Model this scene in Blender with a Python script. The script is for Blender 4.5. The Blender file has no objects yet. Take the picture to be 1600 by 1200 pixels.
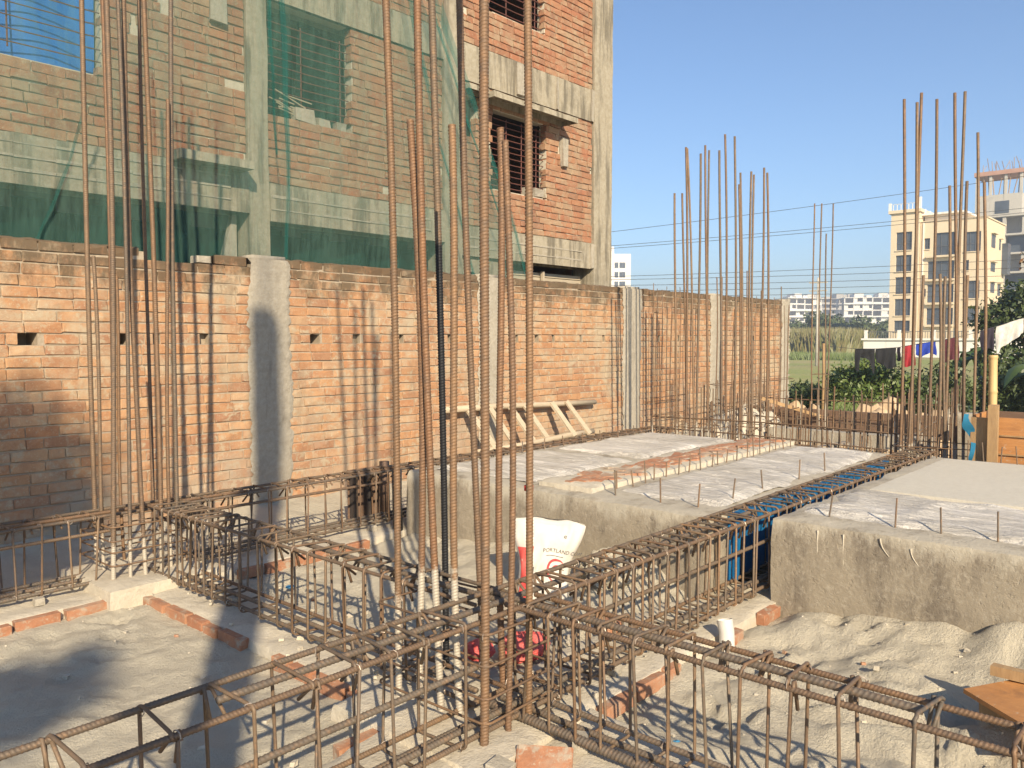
import bpy, math, random
import numpy as np
from mathutils import Vector, Matrix
random.seed(7)
RS = np.random.RandomState(11)
SC = bpy.context.scene
COL = SC.collection
rad = math.radians

# ------------------------------------------------------------------ camera
# world: +X runs along the boundary wall (away, to the right), +Y runs towards the wall
YAW = 41.64
fwd = Vector((0.74738*math.cos(rad(3.227)), 0.66439*math.cos(rad(3.227)), -math.sin(rad(3.227))))
cam = bpy.data.objects.new('camera', bpy.data.cameras.new('camera'))
COL.objects.link(cam)
cam.location = (0, 0, 1.5)
cam.rotation_euler = fwd.to_track_quat('-Z', 'Y').to_euler()
cam.data.sensor_width = 36.0
cam.data.lens = 1277/1600*36.0
cam.data.clip_start = 0.05
cam.data.clip_end = 6000
SC.camera = cam

# ------------------------------------------------------------------ sky and sun
SUN_TRAVEL = Vector((1.04, 1.5, -1.0)).normalized()
elev = math.asin(-SUN_TRAVEL.z)
world = bpy.data.worlds.new('World'); SC.world = world; world.use_nodes = True
wn = world.node_tree.nodes; wl = world.node_tree.links
sky = wn.new('ShaderNodeTexSky'); sky.sky_type = 'NISHITA'; sky.sun_disc = False
sky.sun_elevation = elev
sky.sun_rotation = math.atan2(-SUN_TRAVEL.x, -SUN_TRAVEL.y)
sky.air_density = 1.0; sky.dust_density = 0.3; sky.ozone_density = 5.0
bg = wn['Background']; bg.inputs['Strength'].default_value = 0.098
wl.new(sky.outputs[0], bg.inputs['Color'])
sd = bpy.data.lights.new('sun', 'SUN'); sd.energy = 5.0; sd.angle = rad(0.53); sd.color = (1.0, 0.855, 0.63)
sun = bpy.data.objects.new('sun', sd); COL.objects.link(sun)
sun.rotation_euler = SUN_TRAVEL.to_track_quat('-Z', 'Y').to_euler()
SC.view_settings.view_transform = 'Standard'
SC.view_settings.look = 'None'
SC.view_settings.gamma = 1.0
SC.view_settings.use_curve_mapping = False
SC.view_settings.exposure = 0.80

# ------------------------------------------------------------------ node helpers
def new_mat(name):
    m = bpy.data.materials.new(name); m.use_nodes = True
    nt = m.node_tree
    return m, nt, nt.nodes['Principled BSDF']
def nd(nt, typ, **kw):
    n = nt.nodes.new(typ)
    for k, v in kw.items(): setattr(n, k, v)
    return n
def noise(nt, scale, detail=4, rough=0.6, vec=None, dist=0.0):
    n = nd(nt, 'ShaderNodeTexNoise')
    n.inputs['Scale'].default_value = scale; n.inputs['Detail'].default_value = detail
    n.inputs['Roughness'].default_value = rough; n.inputs['Distortion'].default_value = dist
    if vec is not None: nt.links.new(vec, n.inputs['Vector'])
    return n.outputs['Fac']
def ramp(nt, fac, stops, interp='LINEAR'):
    r = nd(nt, 'ShaderNodeValToRGB'); r.color_ramp.interpolation = interp
    e = r.color_ramp.elements
    while len(e) < len(stops): e.new(0.5)
    for el, (p, c) in zip(e, stops):
        el.position = p; el.color = (c[0], c[1], c[2], 1) if hasattr(c, '__len__') else (c, c, c, 1)
    nt.links.new(fac, r.inputs['Fac'])
    return r.outputs['Color']
def mix(nt, fac, a, b, mode='MIX'):
    n = nd(nt, 'ShaderNodeMix', data_type='RGBA', blend_type=mode)
    for s, v in ((0, fac), (6, a), (7, b)):
        if isinstance(v, (int, float)): n.inputs[s].default_value = v
        elif isinstance(v, tuple): n.inputs[s].default_value = (v[0], v[1], v[2], 1)
        else: nt.links.new(v, n.inputs[s])
    return n.outputs[2]
def mth(nt, op, a, b=0.0, c=0.0):
    n = nd(nt, 'ShaderNodeMath', operation=op)
    for i, v in enumerate((a, b, c)):
        if isinstance(v, (int, float)): n.inputs[i].default_value = v
        else: nt.links.new(v, n.inputs[i])
    return n.outputs[0]
def wpos(nt, scale=(1, 1, 1)):
    g = nd(nt, 'ShaderNodeNewGeometry')
    if scale == (1, 1, 1): return g.outputs['Position']
    v = nd(nt, 'ShaderNodeVectorMath', operation='MULTIPLY')
    v.inputs[1].default_value = scale
    nt.links.new(g.outputs['Position'], v.inputs[0]); return v.outputs[0]
def opos(nt, scale=(1, 1, 1)):
    g = nd(nt, 'ShaderNodeTexCoord'); v = nd(nt, 'ShaderNodeVectorMath', operation='MULTIPLY')
    v.inputs[1].default_value = scale
    nt.links.new(g.outputs['Object'], v.inputs[0]); return v.outputs[0]
def sep(nt, vec, ax):
    s = nd(nt, 'ShaderNodeSeparateXYZ'); nt.links.new(vec, s.inputs[0]); return s.outputs[ax]
def bump(nt, bsdf, h, strength=0.3, dist=0.01):
    b = nd(nt, 'ShaderNodeBump'); b.inputs['Strength'].default_value = strength; b.inputs['Distance'].default_value = dist
    nt.links.new(h, b.inputs['Height']); nt.links.new(b.outputs[0], bsdf.inputs['Normal'])
def rnd(nt):
    o = nd(nt, 'ShaderNodeObjectInfo'); a = nd(nt, 'ShaderNodeAttribute', attribute_name='rnd')
    return mth(nt, 'FRACT', mth(nt, 'ADD', o.outputs['Random'], a.outputs['Fac']))
def setc(nt, b, c, rough=0.85, metal=0.0):
    if isinstance(c, tuple): b.inputs['Base Color'].default_value = (c[0], c[1], c[2], 1)
    else: nt.links.new(c, b.inputs['Base Color'])
    if isinstance(rough, (int, float)): b.inputs['Roughness'].default_value = rough
    else: nt.links.new(rough, b.inputs['Roughness'])
    b.inputs['Metallic'].default_value = metal

M = {}
def brick_mat(name, stops, smear, smear_amt, stain_z=None, smear_scale=2.2):
    m, nt, b = new_mat(name); P = wpos(nt); r = rnd(nt)
    c = ramp(nt, r, stops)
    n1 = noise(nt, 38, 5, 0.65, P)
    c = mix(nt, ramp(nt, n1, [(0.3, 0.0), (0.75, 0.55)]), c, mix(nt, 0.5, c, (0.55, 0.37, 0.23)))
    n0 = noise(nt, 9, 4, 0.7, P)
    c = mix(nt, ramp(nt, n0, [(0.35, 0.0), (0.62, 0.45)]), c, (0.29, 0.13, 0.07))
    sm = noise(nt, smear_scale, 6, 0.68, P, 0.4)
    c = mix(nt, ramp(nt, sm, [(smear_amt, 0.0), (smear_amt+0.13, 0.85)]), c, smear)
    sm2 = noise(nt, 13, 5, 0.7, P, 0.3)
    c = mix(nt, ramp(nt, sm2, [(0.54, 0.0), (0.64, 0.85)]), c, smear)
    sm3 = noise(nt, 55, 4, 0.75, P, 0.2)
    c = mix(nt, ramp(nt, sm3, [(0.58, 0.0), (0.68, 0.7)]), c, (0.52, 0.44, 0.32))
    dk = noise(nt, 3.1, 5, 0.72, wpos(nt, (1.6, 1.6, 0.35)))
    c = mix(nt, ramp(nt, dk, [(0.53, 0.0), (0.70, 0.65)]), c, mix(nt, 0.55, c, (0.13, 0.085, 0.055)))
    if name == 'wall_brick':
        low = mth(nt, 'ADD', mth(nt, 'MULTIPLY', mth(nt, 'SUBTRACT', 1.0, sep(nt, P, 2)), 0.5), mth(nt, 'MULTIPLY', mth(nt, 'SUBTRACT', noise(nt, 1.6, 5, 0.7, P), 0.5), 2.6))
        c = mix(nt, ramp(nt, low, [(0.25, 0.0), (0.75, 0.72)]), c, (0.37, 0.31, 0.235))
    if stain_z:
        z = sep(nt, P, 2)
        t = mth(nt, 'ADD', mth(nt, 'DIVIDE', mth(nt, 'SUBTRACT', z, stain_z[0]), stain_z[1]), mth(nt, 'MULTIPLY', mth(nt, 'SUBTRACT', noise(nt, 5.5, 6, 0.75, wpos(nt, (1, 1, 0.5))), 0.5), 3.2))
        c = mix(nt, ramp(nt, t, [(0.2, 0.0), (0.9, 0.88)]), c, (0.10, 0.07, 0.04))
    hs = nd(nt, 'ShaderNodeHueSaturation'); hs.inputs['Saturation'].default_value = 1.0; hs.inputs['Hue'].default_value = 0.5015 if name == 'wall_brick' else 0.497; hs.inputs['Value'].default_value = 0.94 if name == 'wall_brick' else 0.86; nt.links.new(c, hs.inputs['Color']); c = hs.outputs['Color']
    setc(nt, b, c, 0.9)
    h = mth(nt, 'ADD', noise(nt, 60, 4, 0.7, P), mth(nt, 'MULTIPLY', noise(nt, 14, 4, 0.6, P), 1.5))
    bump(nt, b, h, 0.55, 0.006)
    M[name] = m
OR = [(0.0, (0.41, 0.185, 0.082)), (0.2, (0.46, 0.235, 0.105)), (0.4, (0.50, 0.29, 0.15)), (0.55, (0.30, 0.145, 0.078)), (0.7, (0.47, 0.25, 0.115)), (0.85, (0.40, 0.22, 0.12)), (1.0, (0.50, 0.335, 0.195))]
brick_mat('wall_brick', OR, (0.43, 0.345, 0.235), 0.51, (1.78, 0.40))
brick_mat('house_brick', [(0.0, (0.37, 0.135, 0.06)), (0.35, (0.41, 0.185, 0.085)), (0.55, (0.26, 0.115, 0.06)), (0.75, (0.40, 0.225, 0.12)), (1.0, (0.40, 0.27, 0.16))], (0.38, 0.28, 0.175), 0.52, None, 3.0)
brick_mat('loose_brick', [(0.0, (0.40, 0.165, 0.075)), (1.0, (0.46, 0.22, 0.11))], (0.42, 0.36, 0.27), 0.52)

def concrete(name, c0, c1, dark, rough=0.9, streak=True, bumpd=0.006, scale=1.0, darkamt=0.58):
    m, nt, b = new_mat(name); P = wpos(nt)
    c = mix(nt, noise(nt, 2.3*scale, 6, 0.7, P), c0, c1)
    c = mix(nt, ramp(nt, noise(nt, 22*scale, 5, 0.7, P), [(0.35, 0.0), (0.8, 0.5)]), c, mix(nt, 0.5, c, (0.75, 0.7, 0.6)))
    if streak:
        s = noise(nt, 4.0*scale, 5, 0.65, wpos(nt, (2.2, 2.2, 0.22)))
        c = mix(nt, ramp(nt, s, [(darkamt, 0.0), (darkamt+0.14, 0.75)]), c, dark)
    d2 = noise(nt, 1.1*scale, 6, 0.75, P)
    c = mix(nt, ramp(nt, d2, [(0.55, 0.0), (0.75, 0.6)]), c, dark)
    setc(nt, b, c, rough)
    h = mth(nt, 'ADD', noise(nt, 45*scale, 5, 0.7, P), mth(nt, 'MULTIPLY', noise(nt, 9*scale, 5, 0.65, P), 2.0))
    bump(nt, b, h, 0.6, bumpd)
    M[name] = m
concrete('mortar', (0.42, 0.365, 0.275), (0.53, 0.465, 0.36), (0.31, 0.265, 0.20), streak=False, bumpd=0.012)
concrete('wall_joint', (0.27, 0.205, 0.14), (0.35, 0.28, 0.195), (0.17, 0.13, 0.09), streak=False)
concrete('pilaster', (0.26, 0.225, 0.17), (0.36, 0.315, 0.245), (0.20, 0.17, 0.135), bumpd=0.012)
concrete('house_concrete', (0.23, 0.195, 0.135), (0.34, 0.29, 0.205), (0.10, 0.085, 0.06), darkamt=0.48)
def block_mat():
    m, nt, b = new_mat('block_concrete'); P = wpos(nt); z = sep(nt, P, 2)
    c = mix(nt, noise(nt, 2.6, 6, 0.72, P), (0.225, 0.185, 0.135), (0.33, 0.28, 0.205))
    c = mix(nt, ramp(nt, noise(nt, 3.2, 6, 0.75, wpos(nt, (1, 1.3, 0.45))), [(0.5, 0.0), (0.66, 0.75)]), c, (0.125, 0.10, 0.075))
    c = mix(nt, ramp(nt, noise(nt, 34, 5, 0.75, P), [(0.5, 0.0), (0.72, 0.6)]), c, (0.42, 0.37, 0.29))
    t = mth(nt, 'ADD', mth(nt, 'MULTIPLY', mth(nt, 'SUBTRACT', z, 0.385), 9.0), mth(nt, 'MULTIPLY', mth(nt, 'SUBTRACT', noise(nt, 5, 6, 0.75, wpos(nt, (1, 1, 0.35))), 0.5), 5.0))
    c = mix(nt, ramp(nt, t, [(0.0, 0.0), (0.8, 0.9)]), c, mix(nt, noise(nt, 20, 5, 0.7, P), (0.36, 0.315, 0.24), (0.50, 0.45, 0.36)))
    setc(nt, b, c, 0.92)
    pit = ramp(nt, noise(nt, 28, 3, 0.6, P), [(0.30, 0.0), (0.42, 1.0)])
    h = mth(nt, 'ADD', mth(nt, 'ADD', noise(nt, 60, 5, 0.75, P), mth(nt, 'MULTIPLY', noise(nt, 11, 5, 0.65, P), 2.0)), mth(nt, 'MULTIPLY', pit, 0.5))
    bump(nt, b, h, 0.6, 0.006); M['block_concrete'] = m
block_mat()
concrete('slab_screed', (0.46, 0.42, 0.34), (0.52, 0.48, 0.40), (0.40, 0.36, 0.29), streak=False, bumpd=0.003)
concrete('far_grey', (0.42, 0.39, 0.34), (0.5, 0.46, 0.4), (0.25, 0.23, 0.2), scale=0.3)
concrete('far_white', (0.74, 0.70, 0.64), (0.80, 0.77, 0.72), (0.55, 0.52, 0.47), scale=0.2, bumpd=0.001)
concrete('far_cream', (0.66, 0.52, 0.34), (0.70, 0.56, 0.38), (0.56, 0.44, 0.29), scale=0.15, bumpd=0.001, darkamt=0.66)

def sand_mat():
    m, nt, b = new_mat('sand'); P = wpos(nt)
    c = mix(nt, noise(nt, 1.4, 5, 0.65, P), (0.57, 0.505, 0.38), (0.63, 0.56, 0.435))
    c = mix(nt, ramp(nt, noise(nt, 7, 6, 0.75, P), [(0.52, 0.0), (0.75, 0.5)]), c, (0.45, 0.39, 0.30))
    c = mix(nt, ramp(nt, noise(nt, 160, 3, 0.8, P), [(0.62, 0.0), (0.74, 0.5)]), c, (0.27, 0.23, 0.17))
    c = mix(nt, ramp(nt, noise(nt, 220, 2, 0.8, P), [(0.62, 0.0), (0.72, 0.5)]), c, (0.62, 0.57, 0.46))
    setc(nt, b, c, 0.95)
    h = mth(nt, 'ADD', mth(nt, 'MULTIPLY', noise(nt, 22, 6, 0.78, P), 2.2), noise(nt, 110, 4, 0.8, P))
    bump(nt, b, h, 0.85, 0.02)
    M['sand'] = m
sand_mat()
def ground_mat():
    m, nt, b = new_mat('field_ground'); P = wpos(nt)
    g = mix(nt, noise(nt, 0.22, 6, 0.7, P), (0.19, 0.25, 0.05), (0.38, 0.36, 0.11))
    g = mix(nt, ramp(nt, noise(nt, 0.06, 4, 0.6, P), [(0.45, 0.0), (0.6, 0.8)]), g, (0.42, 0.34, 0.15))
    g = mix(nt, ramp(nt, noise(nt, 3.5, 5, 0.7, P), [(0.4, 0.0), (0.7, 0.6)]), g, (0.10, 0.14, 0.03))
    d = mth(nt, 'SUBTRACT', mth(nt, 'ADD', sep(nt, P, 0), mth(nt, 'MULTIPLY', noise(nt, 0.8, 4, 0.6, P), 3.0)), 17.0)
    c = mix(nt, ramp(nt, d, [(0.0, 0.0), (1.0, 1.0)]), mix(nt, noise(nt, 1.5, 5, 0.7, P), (0.22, 0.17, 0.11), (0.36, 0.30, 0.21)), g)
    setc(nt, b, c, 0.95)
    bump(nt, b, noise(nt, 12, 5, 0.7, P), 0.6, 0.05)
    M['field_ground'] = m
ground_mat()

def rebar_mat(name, splash=None, black=None, stops=None):
    m, nt, b = new_mat(name); P = wpos(nt); r = rnd(nt)
    base = ramp(nt, r, stops or [(0.0, (0.125, 0.09, 0.062)), (0.25, (0.20, 0.115, 0.062)), (0.45, (0.15, 0.115, 0.08)), (0.65, (0.22, 0.14, 0.08)), (0.82, (0.12, 0.10, 0.078)), (1.0, (0.25, 0.14, 0.068))])
    n = noise(nt, 17, 6, 0.75, P)
    c = mix(nt, ramp(nt, n, [(0.42, 0.0), (0.68, 0.75)]), base, (0.115, 0.085, 0.062))
    n2 = noise(nt, 48, 4, 0.7, P)
    c = mix(nt, ramp(nt, n2, [(0.5, 0.0), (0.75, 0.7)]), c, (0.33, 0.19, 0.10))
    ns = noise(nt, 6, 4, 0.7, wpos(nt, (1, 1, 0.6)))
    z = sep(nt, P, 2)
    if splash:
        t = mth(nt, 'ADD', mth(nt, 'SUBTRACT', splash, z), mth(nt, 'MULTIPLY', mth(nt, 'SUBTRACT', noise(nt, 26, 5, 0.75, P), 0.5), 0.3))
        c = mix(nt, ramp(nt, t, [(0.0, 0.0), (0.05, 1.0)]), c, mix(nt, noise(nt, 70, 4, 0.7, P), (0.36, 0.31, 0.245), (0.52, 0.465, 0.375)))
    if black:
        t = mth(nt, 'SUBTRACT', black, z)
        c = mix(nt, ramp(nt, t, [(0.0, 0.0), (0.03, 1.0)]), c, (0.012, 0.012, 0.014))
    setc(nt, b, c, 0.62, 0.25)
    bump(nt, b, noise(nt, 240, 4, 0.7, P), 0.4, 0.002)
    M[name] = m
rebar_mat('rebar')
rebar_mat('rebar_rust', stops=[(0.0, (0.225, 0.11, 0.052)), (0.35, (0.15, 0.095, 0.06)), (0.7, (0.20, 0.115, 0.06)), (1.0, (0.25, 0.145, 0.075))])
rebar_mat('rebar_grey', stops=[(0.0, (0.17, 0.135, 0.10)), (0.5, (0.14, 0.115, 0.09)), (1.0, (0.20, 0.15, 0.105))])
rebar_mat('rebar_splash', 0.45, stops=[(0.0, (0.225, 0.11, 0.052)), (0.35, (0.15, 0.095, 0.06)), (0.7, (0.20, 0.115, 0.06)), (1.0, (0.25, 0.145, 0.075))])
rebar_mat('rebar_splash_high', 0.60, stops=[(0.0, (0.225, 0.11, 0.052)), (0.35, (0.15, 0.095, 0.06)), (0.7, (0.20, 0.115, 0.06)), (1.0, (0.25, 0.145, 0.075))])
rebar_mat('rebar_splash_low', 0.30)
rebar_mat('rebar_splash_far', 0.52)
rebar_mat('rebar_black', None, 1.93)

def simple(name, c0, c1, scale=8, rough=0.8, bs=0.3, bd=0.005, stretch=(1, 1, 1), use_obj=True, metal=0.0, spec=None):
    m, nt, b = new_mat(name); P = opos(nt, stretch) if use_obj else wpos(nt, stretch)
    c = mix(nt, ramp(nt, noise(nt, scale, 5, 0.65, P), [(0.3, 0.0), (0.7, 1.0)]), c0, c1)
    setc(nt, b, c, rough, metal)
    if spec is not None: b.inputs['Specular IOR Level'].default_value = spec
    bump(nt, b, noise(nt, scale*4, 4, 0.7, P), bs, bd)
    M[name] = m; return m
simple('wood_grey', (0.50, 0.41, 0.29), (0.40, 0.32, 0.22), 6, stretch=(1, 6, 6))
def ply_mat():
    m, nt, b = new_mat('plywood'); P = wpos(nt)
    g = noise(nt, 5, 6, 0.7, wpos(nt, (2.0, 0.8, 7.0)), 0.8)
    c = mix(nt, ramp(nt, g, [(0.3, 0.0), (0.7, 1.0)]), (0.52, 0.245, 0.08), (0.34, 0.15, 0.05))
    c = mix(nt, ramp(nt, noise(nt, 4, 6, 0.75, P), [(0.54, 0.0), (0.68, 0.7)]), c, (0.20, 0.10, 0.045))
    c = mix(nt, ramp(nt, noise(nt, 14, 6, 0.8, P), [(0.60, 0.0), (0.68, 0.75)]), c, (0.50, 0.43, 0.33))
    setc(nt, b, c, 0.7); bump(nt, b, noise(nt, 30, 5, 0.7, wpos(nt, (1, 1, 4))), 0.4, 0.004); M['plywood'] = m
ply_mat()
simple('timber', (0.42, 0.27, 0.13), (0.28, 0.17, 0.08), 5, stretch=(5, 5, 1))
simple('formwork_brown', (0.20, 0.12, 0.075), (0.12, 0.075, 0.05), 3, stretch=(1, 1, 4))
simple('steel_dark', (0.028, 0.026, 0.026), (0.07, 0.05, 0.04), 6, 0.6)
simple('blue_form', (0.008, 0.10, 0.25), (0.012, 0.15, 0.33), 3, 0.5)
simple('bamboo', (0.62, 0.44, 0.20), (0.50, 0.33, 0.14), 5, 0.55, stretch=(1, 1, 0.3))
simple('black_pipe', (0.015, 0.015, 0.017), (0.04, 0.038, 0.036), 5, 0.5)
simple('white_pvc', (0.66, 0.64, 0.60), (0.54, 0.50, 0.44), 6, 0.4)
simple('bag_white', (0.62, 0.58, 0.52), (0.52, 0.47, 0.40), 5, 0.65, 0.2)
simple('bag_red', (0.62, 0.055, 0.05), (0.54, 0.09, 0.075), 7, 0.6, 0.2)
simple('bag_pink', (0.60, 0.055, 0.05), (0.62, 0.16, 0.13), 11, 0.6, 0.6, 0.012)
simple('ink_grey', (0.05, 0.05, 0.055), (0.07, 0.07, 0.07), 5, 0.7)
simple('ink_red', (0.60, 0.06, 0.06), (0.55, 0.06, 0.06), 5, 0.7)
simple('wire', (0.52, 0.44, 0.36), (0.26, 0.19, 0.14), 60, 0.4, metal=0.5)
simple('blue_scrap', (0.06, 0.25, 0.42), (0.04, 0.18, 0.34), 30, 0.6)
simple('strap_blue', (0.02, 0.17, 0.30), (0.03, 0.22, 0.36), 10, 0.5)
simple('cable', (0.03, 0.03, 0.034), (0.05, 0.05, 0.05), 3, 0.6)
simple('far_glass', (0.045, 0.055, 0.07), (0.09, 0.105, 0.125), 0.4, 0.25, 0.0)
simple('far_frame', (0.10, 0.10, 0.10), (0.13, 0.13, 0.13), 0.4, 0.5)
simple('far_brick', (0.40, 0.21, 0.14), (0.46, 0.28, 0.20), 1.0, 0.9)
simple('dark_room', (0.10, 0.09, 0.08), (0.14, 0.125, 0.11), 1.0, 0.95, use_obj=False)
simple('grille', (0.16, 0.05, 0.035), (0.10, 0.04, 0.03), 6, 0.7)
simple('slat', (0.44, 0.37, 0.27), (0.36, 0.30, 0.22), 3, 0.7, stretch=(1, 1, 8))
simple('bark', (0.13, 0.095, 0.065), (0.20, 0.15, 0.10), 8, 0.9, 0.6, 0.02, stretch=(3, 3, 0.6))
simple('earth', (0.44, 0.31, 0.18), (0.56, 0.42, 0.27), 2.2, 0.95, 0.6, 0.02, use_obj=False)
for nm, c in (('cloth_black', (0.012, 0.012, 0.015)), ('cloth_red', (0.36, 0.025, 0.035)), ('cloth_blue', (0.015, 0.045, 0.34)), ('cloth_dark', (0.03, 0.022, 0.035)), ('cloth_white', (0.62, 0.58, 0.53)), ('cloth_maroon', (0.10, 0.02, 0.03))):
    simple(nm, c, tuple(v*0.7 for v in c), 12, 0.9)
def tarp_mat():
    m, nt, b = new_mat('tarp_blue')
    setc(nt, b, mix(nt, noise(nt, 2, 4, 0.6, wpos(nt)), (0.01, 0.11, 0.42), (0.015, 0.17, 0.55)), 0.45); M['tarp_blue'] = m
tarp_mat()
def sheet_mat():
    m, nt, b = new_mat('polythene'); P = wpos(nt)
    c = mix(nt, ramp(nt, noise(nt, 3.2, 6, 0.7, wpos(nt, (1, 0.45, 1)), 0.6), [(0.38, 0.0), (0.66, 1.0)]), (0.78, 0.72, 0.63), (0.58, 0.525, 0.44))
    c = mix(nt, ramp(nt, noise(nt, 1.1, 5, 0.7, P), [(0.52, 0.0), (0.70, 0.7)]), c, (0.45, 0.40, 0.315))
    setc(nt, b, c, 0.55); bump(nt, b, noise(nt, 9, 6, 0.72, wpos(nt, (1.6, 0.4, 1)), 1.5), 1.0, 0.06)
    M['polythene'] = m
sheet_mat()
def net_mat(name, alpha, col, streak):
    m, nt, b = new_mat(name); out = nt.nodes['Material Output']
    P = wpos(nt)
    n = noise(nt, 2.2, 5, 0.65, wpos(nt, (1.6, 1, 0.25)), 0.5)
    fine = noise(nt, 7, 4, 0.7, wpos(nt, (3.0, 1, 0.35)))
    c = mix(nt, fine, col, tuple(v*1.7 for v in col))
    df = nd(nt, 'ShaderNodeBsdfDiffuse'); nt.links.new(c, df.inputs['Color'])
    tl = nd(nt, 'ShaderNodeBsdfTranslucent'); nt.links.new(c, tl.inputs['Color'])
    a1 = nd(nt, 'ShaderNodeMixShader'); a1.inputs[0].default_value = 0.3
    nt.links.new(df.outputs[0], a1.inputs[1]); nt.links.new(tl.outputs[0], a1.inputs[2])
    tr = nd(nt, 'ShaderNodeBsdfTransparent')
    mx = nd(nt, 'ShaderNodeMixShader')
    f = mth(nt, 'ADD', alpha, mth(nt, 'MULTIPLY', mth(nt, 'SUBTRACT', mth(nt, 'MULTIPLY', mth(nt, 'ADD', n, fine), 0.5), 0.5), streak))
    nt.links.new(f, mx.inputs[0]); nt.links.new(tr.outputs[0], mx.inputs[1]); nt.links.new(a1.outputs[0], mx.inputs[2])
    nt.links.new(mx.outputs[0], out.inputs['Surface']); M[name] = m
net_mat('net_thin', 0.33, (0.10, 0.185, 0.15), 0.8)
net_mat('net_fold', 0.40, (0.025, 0.13, 0.115), 0.6)
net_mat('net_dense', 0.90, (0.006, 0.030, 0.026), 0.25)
def leaf_mat(name, c0, c1):
    m, nt, b = new_mat(name); r = rnd(nt)
    c = mix(nt, r, c0, c1); c = mix(nt, noise(nt, 1.5, 3, 0.6, wpos(nt)), c, mix(nt, 0.5, c, (0.10, 0.12, 0.02)))
    setc(nt, b, c, 0.5)
    b.inputs['Transmission Weight'].default_value = 0.0
    M[name] = m
leaf_mat('leaf_bush', (0.055, 0.10, 0.018), (0.13, 0.17, 0.035))
leaf_mat('leaf_dark', (0.022, 0.042, 0.014), (0.05, 0.075, 0.022))
leaf_mat('leaf_far', (0.055, 0.085, 0.04), (0.085, 0.11, 0.05))
leaf_mat('leaf_banana', (0.03, 0.075, 0.02), (0.06, 0.11, 0.03))
leaf_mat('leaf_reed', (0.20, 0.145, 0.06), (0.15, 0.15, 0.045))
leaf_mat('leaf_red', (0.20, 0.06, 0.03), (0.10, 0.08, 0.03))

# ------------------------------------------------------------------ mesh helpers
def tag(o, label=None, cat=None, group=None, kind=None):
    if label: o['label'] = label
    if cat: o['category'] = cat
    if group: o['group'] = group
    if kind: o['kind'] = kind
    return o
def empty(name, loc, label, cat, group=None):
    o = bpy.data.objects.new(name, None); COL.objects.link(o); o.location = loc; o.empty_display_size = 0.1
    return tag(o, label, cat, group)
def link_mesh(name, me, parent=None, mat=None):
    o = bpy.data.objects.new(name, me); COL.objects.link(o)
    if mat and not me.materials: me.materials.append(M[mat])
    if parent:
        o.parent = parent
        # meshes are built in world coordinates: undo every ancestor's placement
        q = parent; off = Vector((0, 0, 0))
        while q: off += q.location; q = q.parent
        o.location = -off
    return o
class MB:
    def __init__(s): s.v = []; s.f = []; s.r = []; s.n = 0
    def add(s, v, f, r=None):
        v = np.asarray(v, float); s.v.append(v)
        s.f.extend([tuple(i+s.n for i in q) for q in f]); s.n += len(v)
        s.r.append(np.full(len(v), 0.0 if r is None else r))
        return s
    def mesh(s, name, smooth=False):
        me = bpy.data.meshes.new(name); me.from_pydata(np.concatenate(s.v).tolist(), [], s.f)
        a = me.attributes.new('rnd', 'FLOAT', 'POINT'); a.data.foreach_set('value', np.concatenate(s.r).astype(np.float32))
        if smooth: me.polygons.foreach_set('use_smooth', np.ones(len(me.polygons), bool))
        me.update(); return me
    def build(s, name, mat, parent=None, smooth=False):
        return link_mesh(name, s.mesh(name, smooth), parent, mat)
BF = [(0, 3, 2, 1), (4, 5, 6, 7), (0, 1, 5, 4), (1, 2, 6, 5), (2, 3, 7, 6), (3, 0, 4, 7)]
def box(x0, x1, y0, y1, z0, z1, jit=0.0):
    v = np.array([(x0, y0, z0), (x1, y0, z0), (x1, y1, z0), (x0, y1, z0), (x0, y0, z1), (x1, y0, z1), (x1, y1, z1), (x0, y1, z1)], float)
    if jit: v += RS.uniform(-jit, jit, v.shape)
    return v, BF
def bbox(name, mat, parent, *a, jit=0.0):
    return MB().add(*box(*a, jit=jit)).build(name, mat, parent)
def chamfer_box(sx, sy, sz, c, jit=0.0):
    # centred box with chamfered edges (24 vertices)
    v = []; idx = {}
    for ax in range(3):
        for s in (-1, 1):
            for a in (-1, 1):
                for b2 in (-1, 1):
                    p = [0, 0, 0]; o = [i for i in range(3) if i != ax]; h = (sx/2, sy/2, sz/2)
                    p[ax] = s*h[ax]; p[o[0]] = a*(h[o[0]]-c); p[o[1]] = b2*(h[o[1]]-c)
                    idx[(ax, s, a, b2)] = len(v); v.append(p)
    f = []
    for ax in range(3):
        for s in (-1, 1):
            q = [idx[(ax, s, -1, -1)], idx[(ax, s, 1, -1)], idx[(ax, s, 1, 1)], idx[(ax, s, -1, 1)]]
            f.append(tuple(q))
    def corner(sgn):
        r = []
        for ax in range(3):
            o = [i for i in range(3) if i != ax]
            r.append(idx[(ax, sgn[ax], sgn[o[0]], sgn[o[1]])])
        return r
    for sgn in [(a, b2, c2) for a in (-1, 1) for b2 in (-1, 1) for c2 in (-1, 1)]: f.append(tuple(corner(sgn)))
    for ax in range(3):
        o = [i for i in range(3) if i != ax]
        for a in (-1, 1):
            for b2 in (-1, 1):
                s0 = [0, 0, 0]; s0[o[0]] = a; s0[o[1]] = b2
                s1 = list(s0); s0[ax] = -1; s1[ax] = 1
                c0 = corner(s0); c1 = corner(s1)
                f.append((c0[o[0]], c0[o[1]], c1[o[1]], c1[o[0]]))
    v = np.array(v, float)
    if jit: v += RS.uniform(-jit, jit, v.shape)
    return v, f
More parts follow.
